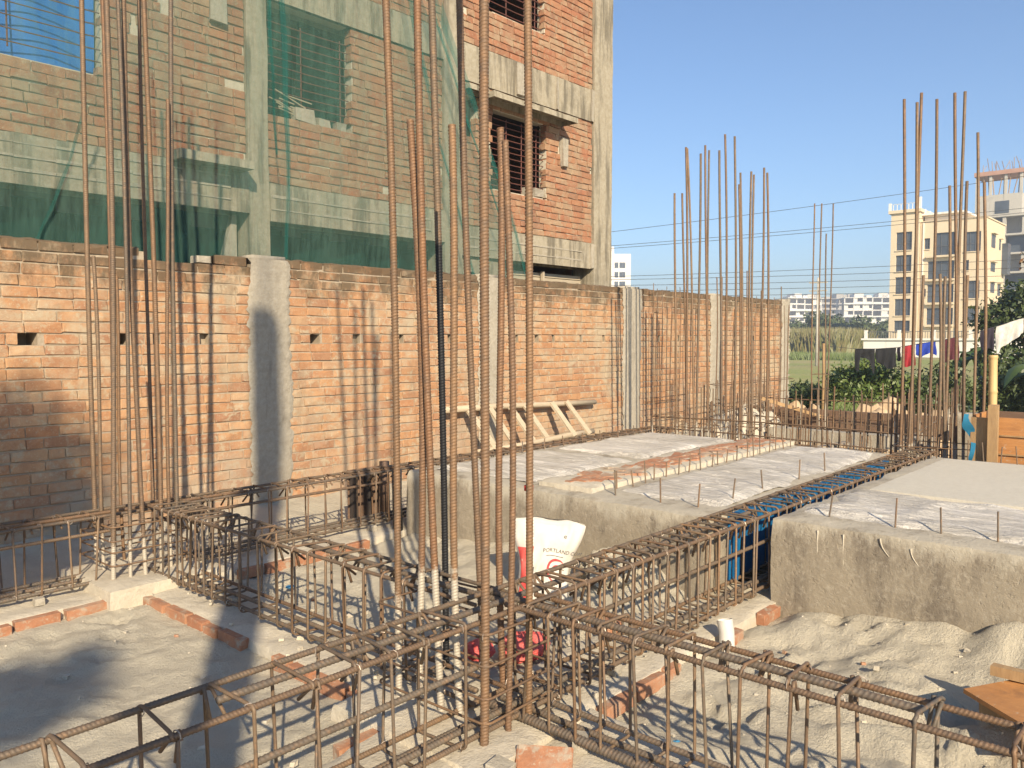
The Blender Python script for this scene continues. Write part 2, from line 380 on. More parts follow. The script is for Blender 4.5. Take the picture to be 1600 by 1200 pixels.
def tube(path, r, sides=6, closed=False, cap=True):
    P = np.asarray(path, float); n = len(P)
    if closed: T = np.roll(P, -1, 0)-np.roll(P, 1, 0)
    else:
        T = np.empty_like(P); T[1:-1] = P[2:]-P[:-2]; T[0] = P[1]-P[0]; T[-1] = P[-1]-P[-2]
    T /= np.linalg.norm(T, axis=1)[:, None]+1e-12
    u = np.cross(T[0], (0, 0, 1.0))
    if np.linalg.norm(u) < 1e-3: u = np.cross(T[0], (0, 1.0, 0))
    u /= np.linalg.norm(u); V = []; R = np.broadcast_to(np.asarray(r, float), (n,))
    ang = np.arange(sides)*2*math.pi/sides
    for i in range(n):
        u = u-T[i]*np.dot(u, T[i]); u /= np.linalg.norm(u)+1e-12; w = np.cross(T[i], u)
        V.append(P[i]+R[i]*(np.cos(ang)[:, None]*u+np.sin(ang)[:, None]*w))
    V = np.concatenate(V); F = []
    m = n if closed else n-1
    for i in range(m):
        a = i*sides; b2 = ((i+1) % n)*sides
        for k in range(sides):
            k2 = (k+1) % sides; F.append((a+k, a+k2, b2+k2, b2+k))
    if cap and not closed:
        F.append(tuple(range(sides-1, -1, -1))); F.append(tuple((n-1)*sides+k for k in range(sides)))
    return V, F
def rebar(p0, p1, r, pitch=0.0, sides=7, bow=0.0, seed=0):
    # a straight deformed bar with slanted ribs; pitch 0 gives a plain round bar
    p0 = np.array(p0, float); p1 = np.array(p1, float); d = p1-p0; L = np.linalg.norm(d); t = d/L
    a = np.array((0, 0, 1.0)) if abs(t[2]) < 0.9 else np.array((0, 1.0, 0))
    u = np.cross(t, a); u /= np.linalg.norm(u); w = np.cross(t, u)
    rs = np.random.RandomState(seed+17)
    ph = rs.uniform(0, 6.28, 4)
    if pitch:
        k = int(L/pitch); s = []; rr = []
        for i in range(k):
            s += [i*pitch, (i+0.52)*pitch, (i+0.76)*pitch]; rr += [r*0.95, r*0.95, r*1.10]
        s.append(L); rr.append(r*0.95)
    else:
        s = list(np.linspace(0, L, max(3, int(L/0.25)+2))); rr = [r]*len(s)
    s = np.array(s); rr = np.array(rr); q = s/L
    off = bow*(np.sin(q*3.1+ph[0])[:, None]*u+np.sin(q*4.3+ph[1])[:, None]*w)
    off = off-off[0]*(1-q)[:, None]-off[-1]*q[:, None]
    C = p0+s[:, None]*t+off
    ang = np.arange(sides)*2*math.pi/sides+ph[2]
    cu = np.cos(ang); su = np.sin(ang)
    V = C[:, None, :]+rr[:, None, None]*(cu[None, :, None]*u+su[None, :, None]*w)
    if pitch:
        sl = np.zeros(len(s)); sl[1:-1] = 0.45*pitch
        V = V+(sl[:, None]*np.sin(ang)[None, :])[:, :, None]*t
    V = V.reshape(-1, 3); n = len(s); F = []
    for i in range(n-1):
        a0 = i*sides; b0 = a0+sides
        for k in range(sides):
            k2 = (k+1) % sides; F.append((a0+k, a0+k2, b0+k2, b0+k))
    F.append(tuple(range(sides-1, -1, -1))); F.append(tuple((n-1)*sides+k for k in range(sides)))
    return V, F
def vnoise(x, y, seed=0):
    # smooth value noise on arrays
    xi = np.floor(x).astype(int); yi = np.floor(y).astype(int); xf = x-xi; yf = y-yi
    def h(a, b2):
        n = (a*374761393+b2*668265263+seed*974711) & 0x7fffffff
        n = ((n ^ (n >> 13))*1274126177) & 0x7fffffff
        return ((n ^ (n >> 16)) & 0xffff)/65535.0
    s = xf*xf*(3-2*xf); t = yf*yf*(3-2*yf)
    return (h(xi, yi)*(1-s)+h(xi+1, yi)*s)*(1-t)+(h(xi, yi+1)*(1-s)+h(xi+1, yi+1)*s)*t
def fbm(x, y, seed=0, oct=4):
    r = 0; a = 1; tot = 0
    for i in range(oct): r = r+a*vnoise(x*2**i, y*2**i, seed+i*7); tot += a; a *= 0.5
    return r/tot
def grid_mesh(X, Y, Z):
    n, m = X.shape
    V = np.stack([X, Y, Z], -1).reshape(-1, 3)
    I = np.arange(n*m).reshape(n, m)
    F = np.stack([I[:-1, :-1], I[1:, :-1], I[1:, 1:], I[:-1, 1:]], -1).reshape(-1, 4)
    return V, [tuple(q) for q in F.tolist()]
def rough_block(x0, x1, y0, y1, z0, z1, step, amp, seed, edge=0.02):
    # a cast block whose faces are gridded and uneven with a rounded, crumbly arris
    def g(n0, n1): return np.linspace(n0, n1, max(2, int(round((n1-n0)/step))+1))
    mb = MB(); xs, ys, zs = g(x0, x1), g(y0, y1), g(z0, z1)
    def disp(P):
        P = P.copy(); x, y, z = P[:, 0], P[:, 1], P[:, 2]
        n1 = fbm(x*5+z*3.1, y*5+z*2.3, seed)-0.5; n2 = fbm(x*17+z*11, y*17-z*9, seed+3)-0.5
        ex = np.minimum(x-x0, x1-x); ey = np.minimum(y-y0, y1-y); ez = z1-z
        k = np.exp(-np.maximum(ex, 0)/edge)+np.exp(-np.maximum(ey, 0)/edge); kz = np.exp(-np.maximum(ez, 0)/edge)
        P[:, 2] += amp*n1*(z > z0+1e-6)+amp*0.6*n2*(z > z0+1e-6)-edge*0.5*np.minimum(k, 1)*kz*(0.6+n2*2)
        cx, cy = (x0+x1)/2, (y0+y1)/2
        P[:, 0] += np.where(ex < 1e-6, np.sign(x-cx)*(amp*n1+amp*0.5*n2-edge*0.5*kz*(0.6+n2*2)), 0)
        P[:, 1] += np.where(ey < 1e-6, np.sign(y-cy)*(amp*n1+amp*0.5*n2-edge*0.5*kz*(0.6+n2*2)), 0)
        return P
    A, B = np.meshgrid(xs, ys, indexing='ij'); v, f = grid_mesh(A, B, np.full_like(A, z1)); mb.add(disp(v), f)
    for xv, fl in ((x0, True), (x1, False)):
        A, B = np.meshgrid(ys, zs, indexing='ij'); v, f = grid_mesh(np.full_like(A, xv), A, B)
        mb.add(disp(v), [q[::-1] for q in f] if fl else f)
    for yv, fl in ((y0, False), (y1, True)):
        A, B = np.meshgrid(xs, zs, indexing='ij'); v, f = grid_mesh(A, np.full_like(A, yv), B)
        mb.add(disp(v), [q[::-1] for q in f] if fl else f)
    return mb

CAMP = np.array((0, 0, 1.5))

# ================================================================== THE SETTING
def build_ground():
    xs = np.concatenate([[-900, -200, -60], np.linspace(-25, 130, 78), [200, 400, 900, 2500]])
    ys = np.concatenate([[-900, -200, -60], np.linspace(-30, 90, 61), [200, 400, 900, 2500]])
    A, B = np.meshgrid(xs, ys, indexing='ij')
    Z = -0.62+0.25*(fbm(A*0.11, B*0.11, 5)-0.5)*(A > 17)
    v, f = grid_mesh(A, B, Z)
    tag(MB().add(v, f).build('ground', 'field_ground', None, True), kind='structure')
build_ground()

_fr = np.random.RandomState(5)
FEET = [(_fr.uniform(2.75, 4.3), _fr.uniform(0.45, 1.8), _fr.uniform(0, 3.14), _fr.uniform(0.012, 0.03)) for _ in range(26)]
FEET += [(_fr.uniform(0.7, 2.0), _fr.uniform(2.7, 4.7), _fr.uniform(0, 3.14), _fr.uniform(0.008, 0.018)) for _ in range(16)]
FEET += [(_fr.uniform(2.8, 4.0), _fr.uniform(2.7, 4.7), _fr.uniform(0, 3.14), _fr.uniform(0.008, 0.02)) for _ in range(16)]
def sand_h(x, y):
    z = -0.075+0.05*(fbm(x*1.1, y*1.1, 2)-0.5)+0.045*(fbm(x*4.3, y*4.3, 9, 3)-0.5)+0.022*(fbm(x*14, y*14, 21, 3)-0.5)
    # trodden dents
    d = vnoise(x*6.5, y*6.5, 40); z = z-0.034*np.clip(d-0.66, 0, 1)/0.34*(0.3+vnoise(x*1.3, y*1.3, 4))
    for (fx, fy, fa, fd) in FEET:
        u = (x-fx)*math.cos(fa)+(y-fy)*math.sin(fa); w = -(x-fx)*math.sin(fa)+(y-fy)*math.cos(fa)
        q = (u/0.13)**2+(w/0.05)**2
        z = z-fd*np.exp(-q**2)+fd*0.6*np.exp(-(q-1.9)**2/0.5)*(0.5+vnoise(x*9, y*9, 3))
    # slope drifted up against the right-hand block
    w = np.exp(-np.maximum(4.43-x, 0)/0.34)*(y < 2.0)
    z = z+w*(0.02+0.17*np.clip((1.95-y)/0.9, 0, 1))*(0.75+0.6*vnoise(x*2.2+3, y*2.2, 8))
    # rutted, trampled ground in the right-hand bay
    rb = (x > 2.6)*(y < 1.95)
    z = z+rb*0.11*(np.abs(fbm(x*2.6+1.3*y, y*2.1-0.6*x, 61, 3)-0.5)*2-0.35)
    # drift against the left block
    w2 = np.exp(-np.maximum(4.2-x, 0)/0.45)*(y > 2.35)*(y < 4.8)
    z = z+w2*(0.05+0.16*np.exp(-((y-2.75)/0.35)**2)+0.10*np.exp(-((y-3.6)/0.5)**2))*(0.7+0.6*vnoise(x*3, y*3, 18))
    # sand banked against the boundary wall
    z = z+0.09*np.exp(-np.maximum(6.57-y, 0)/0.5)*(0.6+0.8*vnoise(x*1.5, y*1.5, 28))
    return z
def build_sand():
    def rng(a, b2, s): return np.linspace(a, b2, int((b2-a)/s)+1)
    xs = np.concatenate([np.linspace(-3, 0.4, 18)[:-1], rng(0.4, 4.6, 0.022), np.linspace(4.6, 16.0, 115)[1:]])
    ys = np.concatenate([np.linspace(-4, 0.2, 22)[:-1], rng(0.2, 5.6, 0.024), rng(5.6, 6.62, 0.05)[1:]])
    A, B = np.meshgrid(xs, ys, indexing='ij'); Z = sand_h(A, B)
    # behind the blocks the excavation drops away
    Z = Z-0.42*np.clip((A-7.75)/0.3, 0, 1)*np.clip((6.0-B)/0.4, 0, 1)
    v, f = grid_mesh(A, B, Z)
    tag(MB().add(v, f).build('sand_bed', 'sand', None, True), kind='structure')
build_sand()

# ---- variants of one brick, centred, 0.23 x 0.11 x 0.07
BV = [chamfer_box(0.234, 0.10, 0.074, 0.0055, 0.0045) for _ in range(9)]
BVM = {}
def brick_me(i, mat):
    if (i, mat) not in BVM:
        me = MB().add(*BV[i]).mesh('brick'); me.materials.append(M[mat]); BVM[(i, mat)] = me
    return BVM[(i, mat)]
def place_brick(parent, mat, loc, rz=0.0, scale=(1, 1, 1), ry=0.0, rx=0.0, name='brick'):
    o = bpy.data.objects.new(name, brick_me(RS.randint(9), mat)); COL.objects.link(o)
    o.parent = parent; q = parent; off = Vector((0, 0, 0))
    while q: off += q.location; q = q.parent
    o.location = Vector(loc)-off; o.rotation_euler = (rx, ry, rz); o.scale = scale
    return o
def lay_bricks(parent, mat, items, nmax=300, restname='brick_field'):
    # items: (x, y, z, width, depth); the nearest in view become single bricks, the rest one mesh
    items = sorted(items, key=lambda t: ((t[0]-0)**2+t[1]**2+(t[2]-1.5)**2) if t[0] > 1.75 else 1e6+t[0])
    mb = MB()
    for k, (x, y, z, w, d) in enumerate(items):
        sx = w/0.232; sy = d/0.10; sz = RS.uniform(0.98, 1.06)
        jy = RS.uniform(-0.003, 0.003); ry = RS.uniform(-0.012, 0.012)
        if k < nmax: place_brick(parent, mat, (x, y+jy, z+RS.uniform(-0.002, 0.002)), 0, (sx, sy, sz), ry)
        else:
            v, f = BV[RS.randint(9)]; v = v*np.array((sx, sy, sz)); c, s = math.cos(ry), math.sin(ry)
            v = np.stack([v[:, 0]*c+v[:, 2]*s, v[:, 1], -v[:, 0]*s+v[:, 2]*c], 1)+np.array((x, y+jy, z))
            mb.add(v, f, RS.uniform())
    if mb.n: tag(mb.build(restname, mat, parent), kind='stuff')
def courses(x0, x1, z0, z1, holes, pitch=0.245, ch=0.0828, ragged=0.04):
    out = []; k = 0; z = z0
    while z+ch*0.55 < z1:
        zc = z+ch/2; x = x0-(pitch/2 if k % 2 else 0)-RS.uniform(0, 0.02)
        while x < x1:
            w = pitch*(0.5 if RS.rand() < 0.10 else 1.0)*RS.uniform(0.95, 1.04)
            a, b2 = max(x, x0), min(x+w, x1); x += w
            segs = [(a, b2)]
            for (hx0, hx1, hz0, hz1) in holes:
                if hz0 < zc < hz1:
                    h0 = hx0+RS.uniform(-ragged, ragged*0.3); h1 = hx1+RS.uniform(-ragged*0.3, ragged); ns = []
                    for (p, q) in segs:
                        if q <= h0 or p >= h1: ns.append((p, q)); continue
                        if p < h0: ns.append((p, h0))
                        if q > h1: ns.append((h1, q))
                    segs = ns
            for (p, q) in segs:
                if q-p > 0.045: out.append(((p+q)/2, zc, q-p-RS.uniform(0.005, 0.012)))
        z += ch; k += 1
    return out

# ================================================================== boundary wall
WY = 6.57
PIL = [(1.02, 1.36), (3.92, 4.26), (6.85, 7.14), (9.80, 10.19), (12.38, 12.70), (15.20, 15.45)]
def build_wall():
    w = empty('boundary_wall', (8.0, WY+0.1, 0), 'long orange brick boundary wall with grey concrete pilasters', 'wall')
    CH = 0.0852; HZ = (17*0.0852, 18*0.0852)
    deep = [(2.04, 2.17), (2.74, 2.84), (4.52, 4.63)]
    shallow = [(3.02, 3.08), (3.42, 3.50), (5.02, 5.11), (5.62, 5.68), (5.98, 6.05), (6.32, 6.38), (7.45, 7.51), (7.82, 7.90), (8.16, 8.22), (8.75, 8.80), (9.27, 9.33), (10.7, 10.78), (11.3, 11.36), (11.9, 11.98), (13.2, 13.26), (13.9, 13.97), (14.6, 14.66)]
    lowtop = (2.98, 3.92)
    # core
    def core(x0, x1, z0, z1, y0=WY+0.008): bbox('wall_core', 'wall_joint', w, x0, x1, y0, WY+0.24, z0, z1)
    core(-1.2, 15.44, -0.4, HZ[0]-0.002)
    core(-1.2, lowtop[0], HZ[1]+0.002, 2.19); core(lowtop[0]+0.002, lowtop[1], HZ[1]+0.002, 2.10); core(lowtop[1]+0.002, 15.44, HZ[1]+0.002, 2.19)
    xs = -1.2; k = 0
    mb = MB()
    for (a, b2) in sorted(deep+shallow):
        mb.add(*box(xs, a, WY+0.008, WY+0.239, HZ[0]-0.001, HZ[1]+0.001)); xs = b2
        if (a, b2) in shallow: mb.add(*box(a-0.003, b2+0.003, WY+0.075, WY+0.23, HZ[0]-0.001, HZ[1]+0.001, jit=0.0))
    mb.add(*box(xs, 15.43, WY+0.008, WY+0.239, HZ[0]-0.001, HZ[1]+0.001)); mb.add(*box(2.0, 5.0, WY+0.24, WY+0.26, HZ[0]-0.02, HZ[1]+0.02))
    mb.build('putlog_course', 'wall_joint', w)
    holes = [(a, b2, -1, 9) for a, b2 in PIL]
    holes += [(a, b2, HZ[0], HZ[1]) for a, b2 in deep+shallow]
    holes += [(lowtop[0]-0.05, lowtop[1]+0.1, 2.10, 2.3)]
    B = courses(-1.2, 15.43, -4*CH, 26*CH-0.001, holes, ch=CH, ragged=0.0)
    items = []
    for (x, z, wd) in B:
        top = z > 2.11 or (lowtop[0] < x < lowtop[1] and z > 2.02)
        d = 0.24 if top else 0.10
        items.append((x, WY+d/2-RS.uniform(0, 0.004), z, wd, d))
    lay_bricks(w, 'wall_brick', items)
    # concrete pilasters with smeared, ragged edges
    for i, (a, b2) in enumerate(PIL):
        zs = np.arange(-0.35, 2.24, 0.035); n = len(zs)
        l = a-0.045*RS.rand(n)-0.04*vnoise(zs*3.0, zs*0+i, 5); r = b2+0.045*RS.rand(n)+0.04*vnoise(zs*3.0, zs*0+i, 15)
        us = np.array([0, 0.06, 0.14, 0.3, 0.5, 0.7, 0.86, 0.94, 1.0])
        XX = l[:, None]+(r-l)[:, None]*us[None, :]; ZZ = np.repeat(zs[:, None], len(us), 1)
        prof = np.array([0.006, 0.016, 0.024, 0.027, 0.028, 0.027, 0.024, 0.016, 0.006])
        YY = WY-prof[None, :]*(0.75+0.5*fbm(XX*9, ZZ*9, 31+i))-0.004*fbm(XX*30, ZZ*30, 3)
        v, f = grid_mesh(XX, YY, ZZ); nb = len(v)
        mb = MB().add(v, f)
        cap = np.array([(l[-1], WY-0.01, zs[-1]), (r[-1], WY-0.01, zs[-1]), (r[-1], WY+0.22, zs[-1]), (l[-1], WY+0.22, zs[-1])])
        mb.add(cap, [(0, 1, 2, 3)])
        mb.add(*box(a, b2, WY+0.0, WY+0.235, 2.19, 2.2385))
        mb.build('pilaster', 'pilaster', w, True)
    # rough mortar bed along the top
    for (x0, x1, zt) in ((-1.2, 2.96, 2.218), (4.28, 6.83, 2.218), (7.16, 9.78, 2.218), (10.2, 12.36, 2.218), (12.72, 15.18, 2.218)):
        xs = np.arange(x0, x1, 0.035); ys = np.linspace(WY+0.005, WY+0.235, 6)
        A, B2 = np.meshgrid(xs, ys, indexing='ij')
        Z = zt-0.012+0.034*fbm(A*7, B2*7, 77)+0.018*(fbm(A*25, B2*25, 78)-0.5); Z[:, 0] -= 0.02; Z[:, -1] -= 0.02
        v, f = grid_mesh(A, B2, Z); MB().add(v, f).build('mortar_cap', 'wall_brick', w, True)
    # exposed reinforcement and a ragged mortar end at the far end of the wall
    zs = np.arange(-0.3, 2.25, 0.05); mb = MB()
    for z in zs: mb.add(*box(15.40, 15.47+0.05*RS.rand(), WY-0.01-0.02*RS.rand(), WY+0.2, z, z+0.052, jit=0.012))
    mb.build('ragged_end', 'pilaster', w)
    return w
WALL = build_wall()
# loose pieces lying on the wall top
o = MB().add(*[(lambda vf: (vf[0]*np.array((1.25, 1.6, 1.0))+np.array((3.73, WY+0.10, 2.172)), vf[1]))(BV[2])][0]).build('loose_brick', 'wall_brick')
tag(o, 'loose mossy brick lying on the wall top left of the pilaster', 'brick')
o = MB().add(*[(lambda vf: (vf[0]*np.array((0.55, 1.2, 0.9))+np.array((3.50, WY+0.11, 2.168)), vf[1]))(BV[4])][0]).build('mortar_lump', 'pilaster')
tag(o, 'pale mortar lump on the wall top beside the loose brick', 'rubble')

# ================================================================== unfinished house behind the wall
HY = 7.10
def build_house():
    h = empty('unfinished_building', (6.0, HY+1, 0), 'unfinished brick and concrete building behind the boundary wall', 'building')
    def conc(name, x0, x1, z0, z1, yf, depth=0.3, seed=0, step=0.09):
        o = rough_block(x0, x1, yf, yf+depth, z0, z1, step, 0.012, seed, 0.012).build(name, 'house_concrete', h, True); return o
    # columns
    conc('column', 4.20, 4.42, -0.5, 7.2, HY-0.03, 0.3, 4)
    conc('column', 6.76, 7.04, -0.5, 7.2, HY-0.03, 0.3, 5)
    conc('column', 9.73, 10.18, -0.5, 7.2, HY-0.04, 0.4, 6, 0.06)
    # floor beams
    conc('beam', 0.4, 4.195, 2.68, 3.07, HY-0.05, 0.3, 11)
    conc('beam', 4.425, 6.755, 2.63, 3.0, HY-0.04, 0.3, 13)
    conc('beam', 7.045, 9.725, 2.50, 2.87, HY-0.03, 0.3, 14); conc('beam', 7.045, 9.725, 4.60, 5.05, HY-0.03, 0.3, 15)
    conc('beam', 4.425, 6.755, 4.75, 5.10, HY-0.03, 0.3, 16); conc('beam', 0.4, 4.195, 4.95, 5.3, HY-0.03, 0.3, 17)
    # board marks cast into the left beams
    for (x0, x1, zz, yf) in ((0.4, 4.19, (2.78, 2.885, 2.99), HY-0.058), (4.43, 6.75, (2.74, 2.86), HY-0.048), (7.05, 9.72, (2.60, 2.72), HY-0.038)):
        mb = MB()
        for z in zz:
            for x in np.arange(x0, x1-0.3, 0.3): mb.add(*box(x, x+0.297, yf, yf+0.02, z, z+RS.uniform(0.010, 0.028), jit=0.003))
        mb.build('board_mark', 'pilaster', h)
    # slabs, rooms behind the openings
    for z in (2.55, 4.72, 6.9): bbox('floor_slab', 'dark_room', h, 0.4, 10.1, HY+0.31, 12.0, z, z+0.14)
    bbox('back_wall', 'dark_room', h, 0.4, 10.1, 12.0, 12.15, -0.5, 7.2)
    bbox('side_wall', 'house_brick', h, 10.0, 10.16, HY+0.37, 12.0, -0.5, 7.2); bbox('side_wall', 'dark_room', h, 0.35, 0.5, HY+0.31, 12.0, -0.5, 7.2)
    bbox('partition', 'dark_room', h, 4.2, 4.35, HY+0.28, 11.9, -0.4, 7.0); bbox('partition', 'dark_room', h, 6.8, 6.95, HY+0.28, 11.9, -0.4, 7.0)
    # brick panels; joint core behind, set back
    panels = [
        (0.5, 4.195, 3.075, 4.94, [(0.3, 2.86, 3.68, 4.90), (3.13, 3.19, 4.1, 4.2), (4.04, 4.14, 3.83, 3.92), (3.40, 3.50, 4.42, 4.50), (3.40, 3.50, 4.30, 4.38)]),
        (4.425, 6.755, 3.005, 4.745, [(4.43, 5.42, 3.66, 4.74), (5.9, 6.0, 3.05, 3.13)]),
        (4.425, 6.755, 5.105, 7.1, []), (0.5, 4.195, 5.31, 7.1, []),
        (7.045, 9.725, 2.875, 4.595, [(7.62, 8.66, 3.40, 4.36), (7.03, 7.32, 3.93, 4.42), (8.98, 9.08, 3.86, 4.22)]),
        (7.045, 9.725, 5.055, 7.1, [(7.60, 8.62, 5.58, 6.7), (7.04, 7.14, 5.35, 5.45), (7.04, 7.12, 5.6, 5.7)])]
    items = []
    for (x0, x1, z0, z1, holes) in panels:
        for (x, z, wd) in courses(x0, x1, z0, z1, holes, pitch=0.248, ragged=0.05):
            items.append((x, HY+0.05-RS.uniform(0, 0.008), z, wd, 0.10))
        big = [q for q in holes if (q[1]-q[0]) > 0.25]
        xs = sorted({x0, x1} | {min(max(q[k], x0), x1) for q in big for k in (0, 1)}); zs = sorted({z0, z1} | {min(max(q[k], z0), z1) for q in big for k in (2, 3)})
        for i in range(len(xs)-1):
            for j in range(len(zs)-1):
                cx, cz = (xs[i]+xs[i+1])/2, (zs[j]+zs[j+1])/2
                if any(q[0] < cx < q[1] and q[2] < cz < q[3] for q in big): continue
                bbox('panel_core', 'mortar', h, xs[i]+0.03*(xs[i] > x0), xs[i+1]-0.03*(xs[i+1] < x1), HY+0.014, HY+0.13, zs[j], zs[j+1]-0.02*(zs[j+1] < z1))
    lay_bricks(h, 'house_brick', items)
    # sun shade slab over the lower right window, cracked in two
    sh = rough_block(7.33, 9.0, HY-0.30, HY-0.03, 4.40, 4.475, 0.07, 0.012, 51, 0.02).build('sunshade', 'house_concrete', h, True)
    mb = rough_block(6.98, 7.34, HY-0.22, HY-0.03, 4.44, 4.51, 0.07, 0.014, 52, 0.02)
    mb.build('sunshade', 'house_concrete', h, True)
    bbox('sunshade', 'house_concrete', h, 3.42, 4.12, HY-0.27, HY-0.052, 3.05, 3.13, jit=0.008)
    # concrete lugs, mortar drips, patches
    for (x0, x1, z0, z1) in ((8.98, 9.09, 3.86, 4.24), (8.03, 8.20, 4.62, 5.02), (8.86, 8.90, 4.61, 5.04), (3.84, 3.99, 4.37, 4.9), (9.66, 9.722, 4.61, 5.04), (9.66, 9.722, 2.51, 2.86)):
        bbox('mortar_patch', 'pilaster', h, x0, x1, HY-0.055, HY+0.0, z0, z1, jit=0.012)
    # ledge blocks in window sills
    for (x, z, s) in ((8.25, 3.39, 0.16), (8.45, 3.39, 0.2), (4.75, 3.66, 0.22), (5.25, 3.66, 0.12), (5.02, 3.66, 0.14)):
        bbox('sill_block', 'pilaster', h, x, x+s, HY+0.0, HY+0.09, z, z+s*0.6, jit=0.015)
    # window grilles of thin round bars
    def grille(x0, x1, z0, z1, nz, xv, y):
        mb = MB()
        for z in np.linspace(z0, z1, nz): mb.add(*tube([(x0, y, z), ((x0+x1)/2, y+0.004, z-0.006), (x1, y, z)], 0.006, 5))
        for x in xv: mb.add(*tube([(x, y+0.011, z0-0.04), (x, y+0.011, z1+0.03)], 0.007, 5))
        mb.build('window_grille', 'grille', h)
    grille(7.58, 8.70, 3.44, 4.28, 12, (7.95, 8.25, 8.55), HY+0.06)
    grille(7.56, 8.66, 5.62, 6.66, 13, (7.95, 8.30, 8.52), HY+0.06)
    grille(4.44, 5.46, 3.76, 4.58, 11, (4.47, 4.87, 5.35), HY+0.07)
    grille(0.5, 2.88, 3.76, 4.85, 12, (2.2, 1.4), HY-0.01)
    # louvres in the ground floor opening at the right
    for k in range(6): bbox('louvre_slat', 'slat', h, 7.9, 9.70, HY+0.16+0.004*k, HY+0.19, 2.02+0.065*k, 2.075+0.065*k)
    bbox('louvre_post', 'slat', h, 8.75, 8.79, HY+0.11, HY+0.15, 1.9, 2.42)
    bbox('sunken_lintel', 'house_concrete', h, 7.05, 7.88, HY+0.02, HY+0.2, 1.9, 2.495)
    # diagonal plaster infill beside the second column at ground floor
    MB().add([(3.98, HY+0.1, 2.2), (4.14, HY+0.1, 2.2), (4.14, HY+0.1, 2.67), (4.10, HY+0.1, 2.67), (3.98, HY+0.16, 2.2), (4.14, HY+0.16, 2.2), (4.14, HY+0.16, 2.67), (4.10, HY+0.16, 2.67)], BF).build('infill', 'pilaster', h)
    return h
HOUSE = build_house()

def cloth_grid(us, vs, fn):
    A, B = np.meshgrid(us, vs, indexing='ij'); X, Y, Z = fn(A, B); return grid_mesh(X, Y, Z)
# blue tarpaulin behind the grille of the upper left window
v, f = cloth_grid(np.linspace(0.55, 2.87, 60), np.linspace(3.62, 4.93, 30), lambda a, b2: (a, HY+0.055+0.025*np.sin(a*9+b2*2)+0.02*fbm(a*4, b2*2, 3), b2-0.03*vnoise(a*5, b2*0, 2)*(b2 < 3.7)))
tag(MB().add(v, f).build('tarpaulin', 'tarp_blue', None, True), 'blue tarpaulin behind the grille of the top left window', 'tarpaulin')
# green safety net hung over the left two thirds of the facade
def build_net():
    n = empty('safety_net', (4.5, 6.95, 2.3), 'sheer green safety net draped over the brick facade', 'net')
    def fn(a, b2):
        xr = 7.99-(b2-2.23)*0.532; x = 0.4+(xr-0.4)*a
        y = 6.86-0.085*np.clip((b2-2.2)/0.6, 0, 1)+0.015*np.sin(x*5.3+b2*0.8)+0.03*(fbm(x*1.6, b2*0.5, 9)-0.5)
        return x, y, b2
    v, f = cloth_grid(np.linspace(0, 1, 110), np.linspace(2.05, 6.6, 50), fn); MB().add(v, f).build('net_sheet', 'net_thin', n, True)
    # gathered folds: right hem, a strand down the second column, slack strands at the left
    def fold(p, q, w0, w1, sag=0.0):
        t = np.linspace(0, 1, 26); s = np.linspace(-1, 1, 7)
        A, B = np.meshgrid(t, s, indexing='ij')
        cx = p[0]+(q[0]-p[0])*A+sag*np.sin(A*math.pi); cz = p[1]+(q[1]-p[1])*A
        w = (w0+(w1-w0)*A)*(0.75+0.5*vnoise(A*6+p[0], A*0, 7))
        v, f = grid_mesh(cx+w*B, 6.83-0.075*np.clip((cz-2.2)/0.6, 0, 1)-0.012*np.cos(B*7)-0.01*np.sin(A*20), cz)
        MB().add(v, f).build('net_fold', 'net_fold', n, True)
    fold((6.10, 5.6), (7.95, 2.25), 0.07, 0.03, 0.05); fold((6.02, 5.7), (7.6, 2.6), 0.03, 0.015, -0.06); fold((5.85, 5.6), (7.0, 2.2), 0.04, 0.02, -0.12)
    fold((4.33, 5.6), (4.42, 2.2), 0.03, 0.02, 0.03); fold((4.20, 5.6), (4.30, 3.2), 0.02, 0.012, 0.0)
    fold((2.62, 3.3), (2.25, 2.2), 0.018, 0.008, 0.02)
    return n
build_net()
# denser net curtains hanging inside the openings
def curtain(label, x0, x1, z0, z1, y, seed, gap=None):
    def fn(a, b2):
        return a+0.03*np.sin(b2*3+seed), y+0.05*np.sin(a*11+seed+0.7*np.sin(b2*2))+0.05*(fbm(a*3, b2*0.8, seed)-0.5), b2-0.1*vnoise(a*2.5, a*0, seed)*(b2 > z1-0.05)
    v, f = cloth_grid(np.linspace(x0, x1, int((x1-x0)/0.03)), np.linspace(z0, z1, 14), fn)
    tag(MB().add(v, f).build('net_curtain', 'net_dense', None, True), label, 'net')
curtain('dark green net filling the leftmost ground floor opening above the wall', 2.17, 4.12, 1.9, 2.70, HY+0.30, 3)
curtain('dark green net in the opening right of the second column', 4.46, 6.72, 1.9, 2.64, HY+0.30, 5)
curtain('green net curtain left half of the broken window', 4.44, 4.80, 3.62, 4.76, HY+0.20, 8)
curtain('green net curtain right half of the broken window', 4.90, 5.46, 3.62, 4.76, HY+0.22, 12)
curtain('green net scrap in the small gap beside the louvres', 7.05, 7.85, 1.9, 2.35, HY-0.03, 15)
# sticks lying in the broken window
for k in range(9):
    a = RS.uniform(4.46, 4.8); z = 3.72+0.02*k*RS.rand()+0.02
    tag(MB().add(*tube([(a, HY+0.02+0.03*RS.rand(), z+RS.uniform(0, .1)), (a+RS.uniform(.15, .4), HY+0.05, z+RS.uniform(-0.05, 0.08))], 0.006, 5)).build('stick', 'wood_grey'), 'thin dry stick lying on the sill of the broken window', 'stick', 'sticks on the broken window sill')

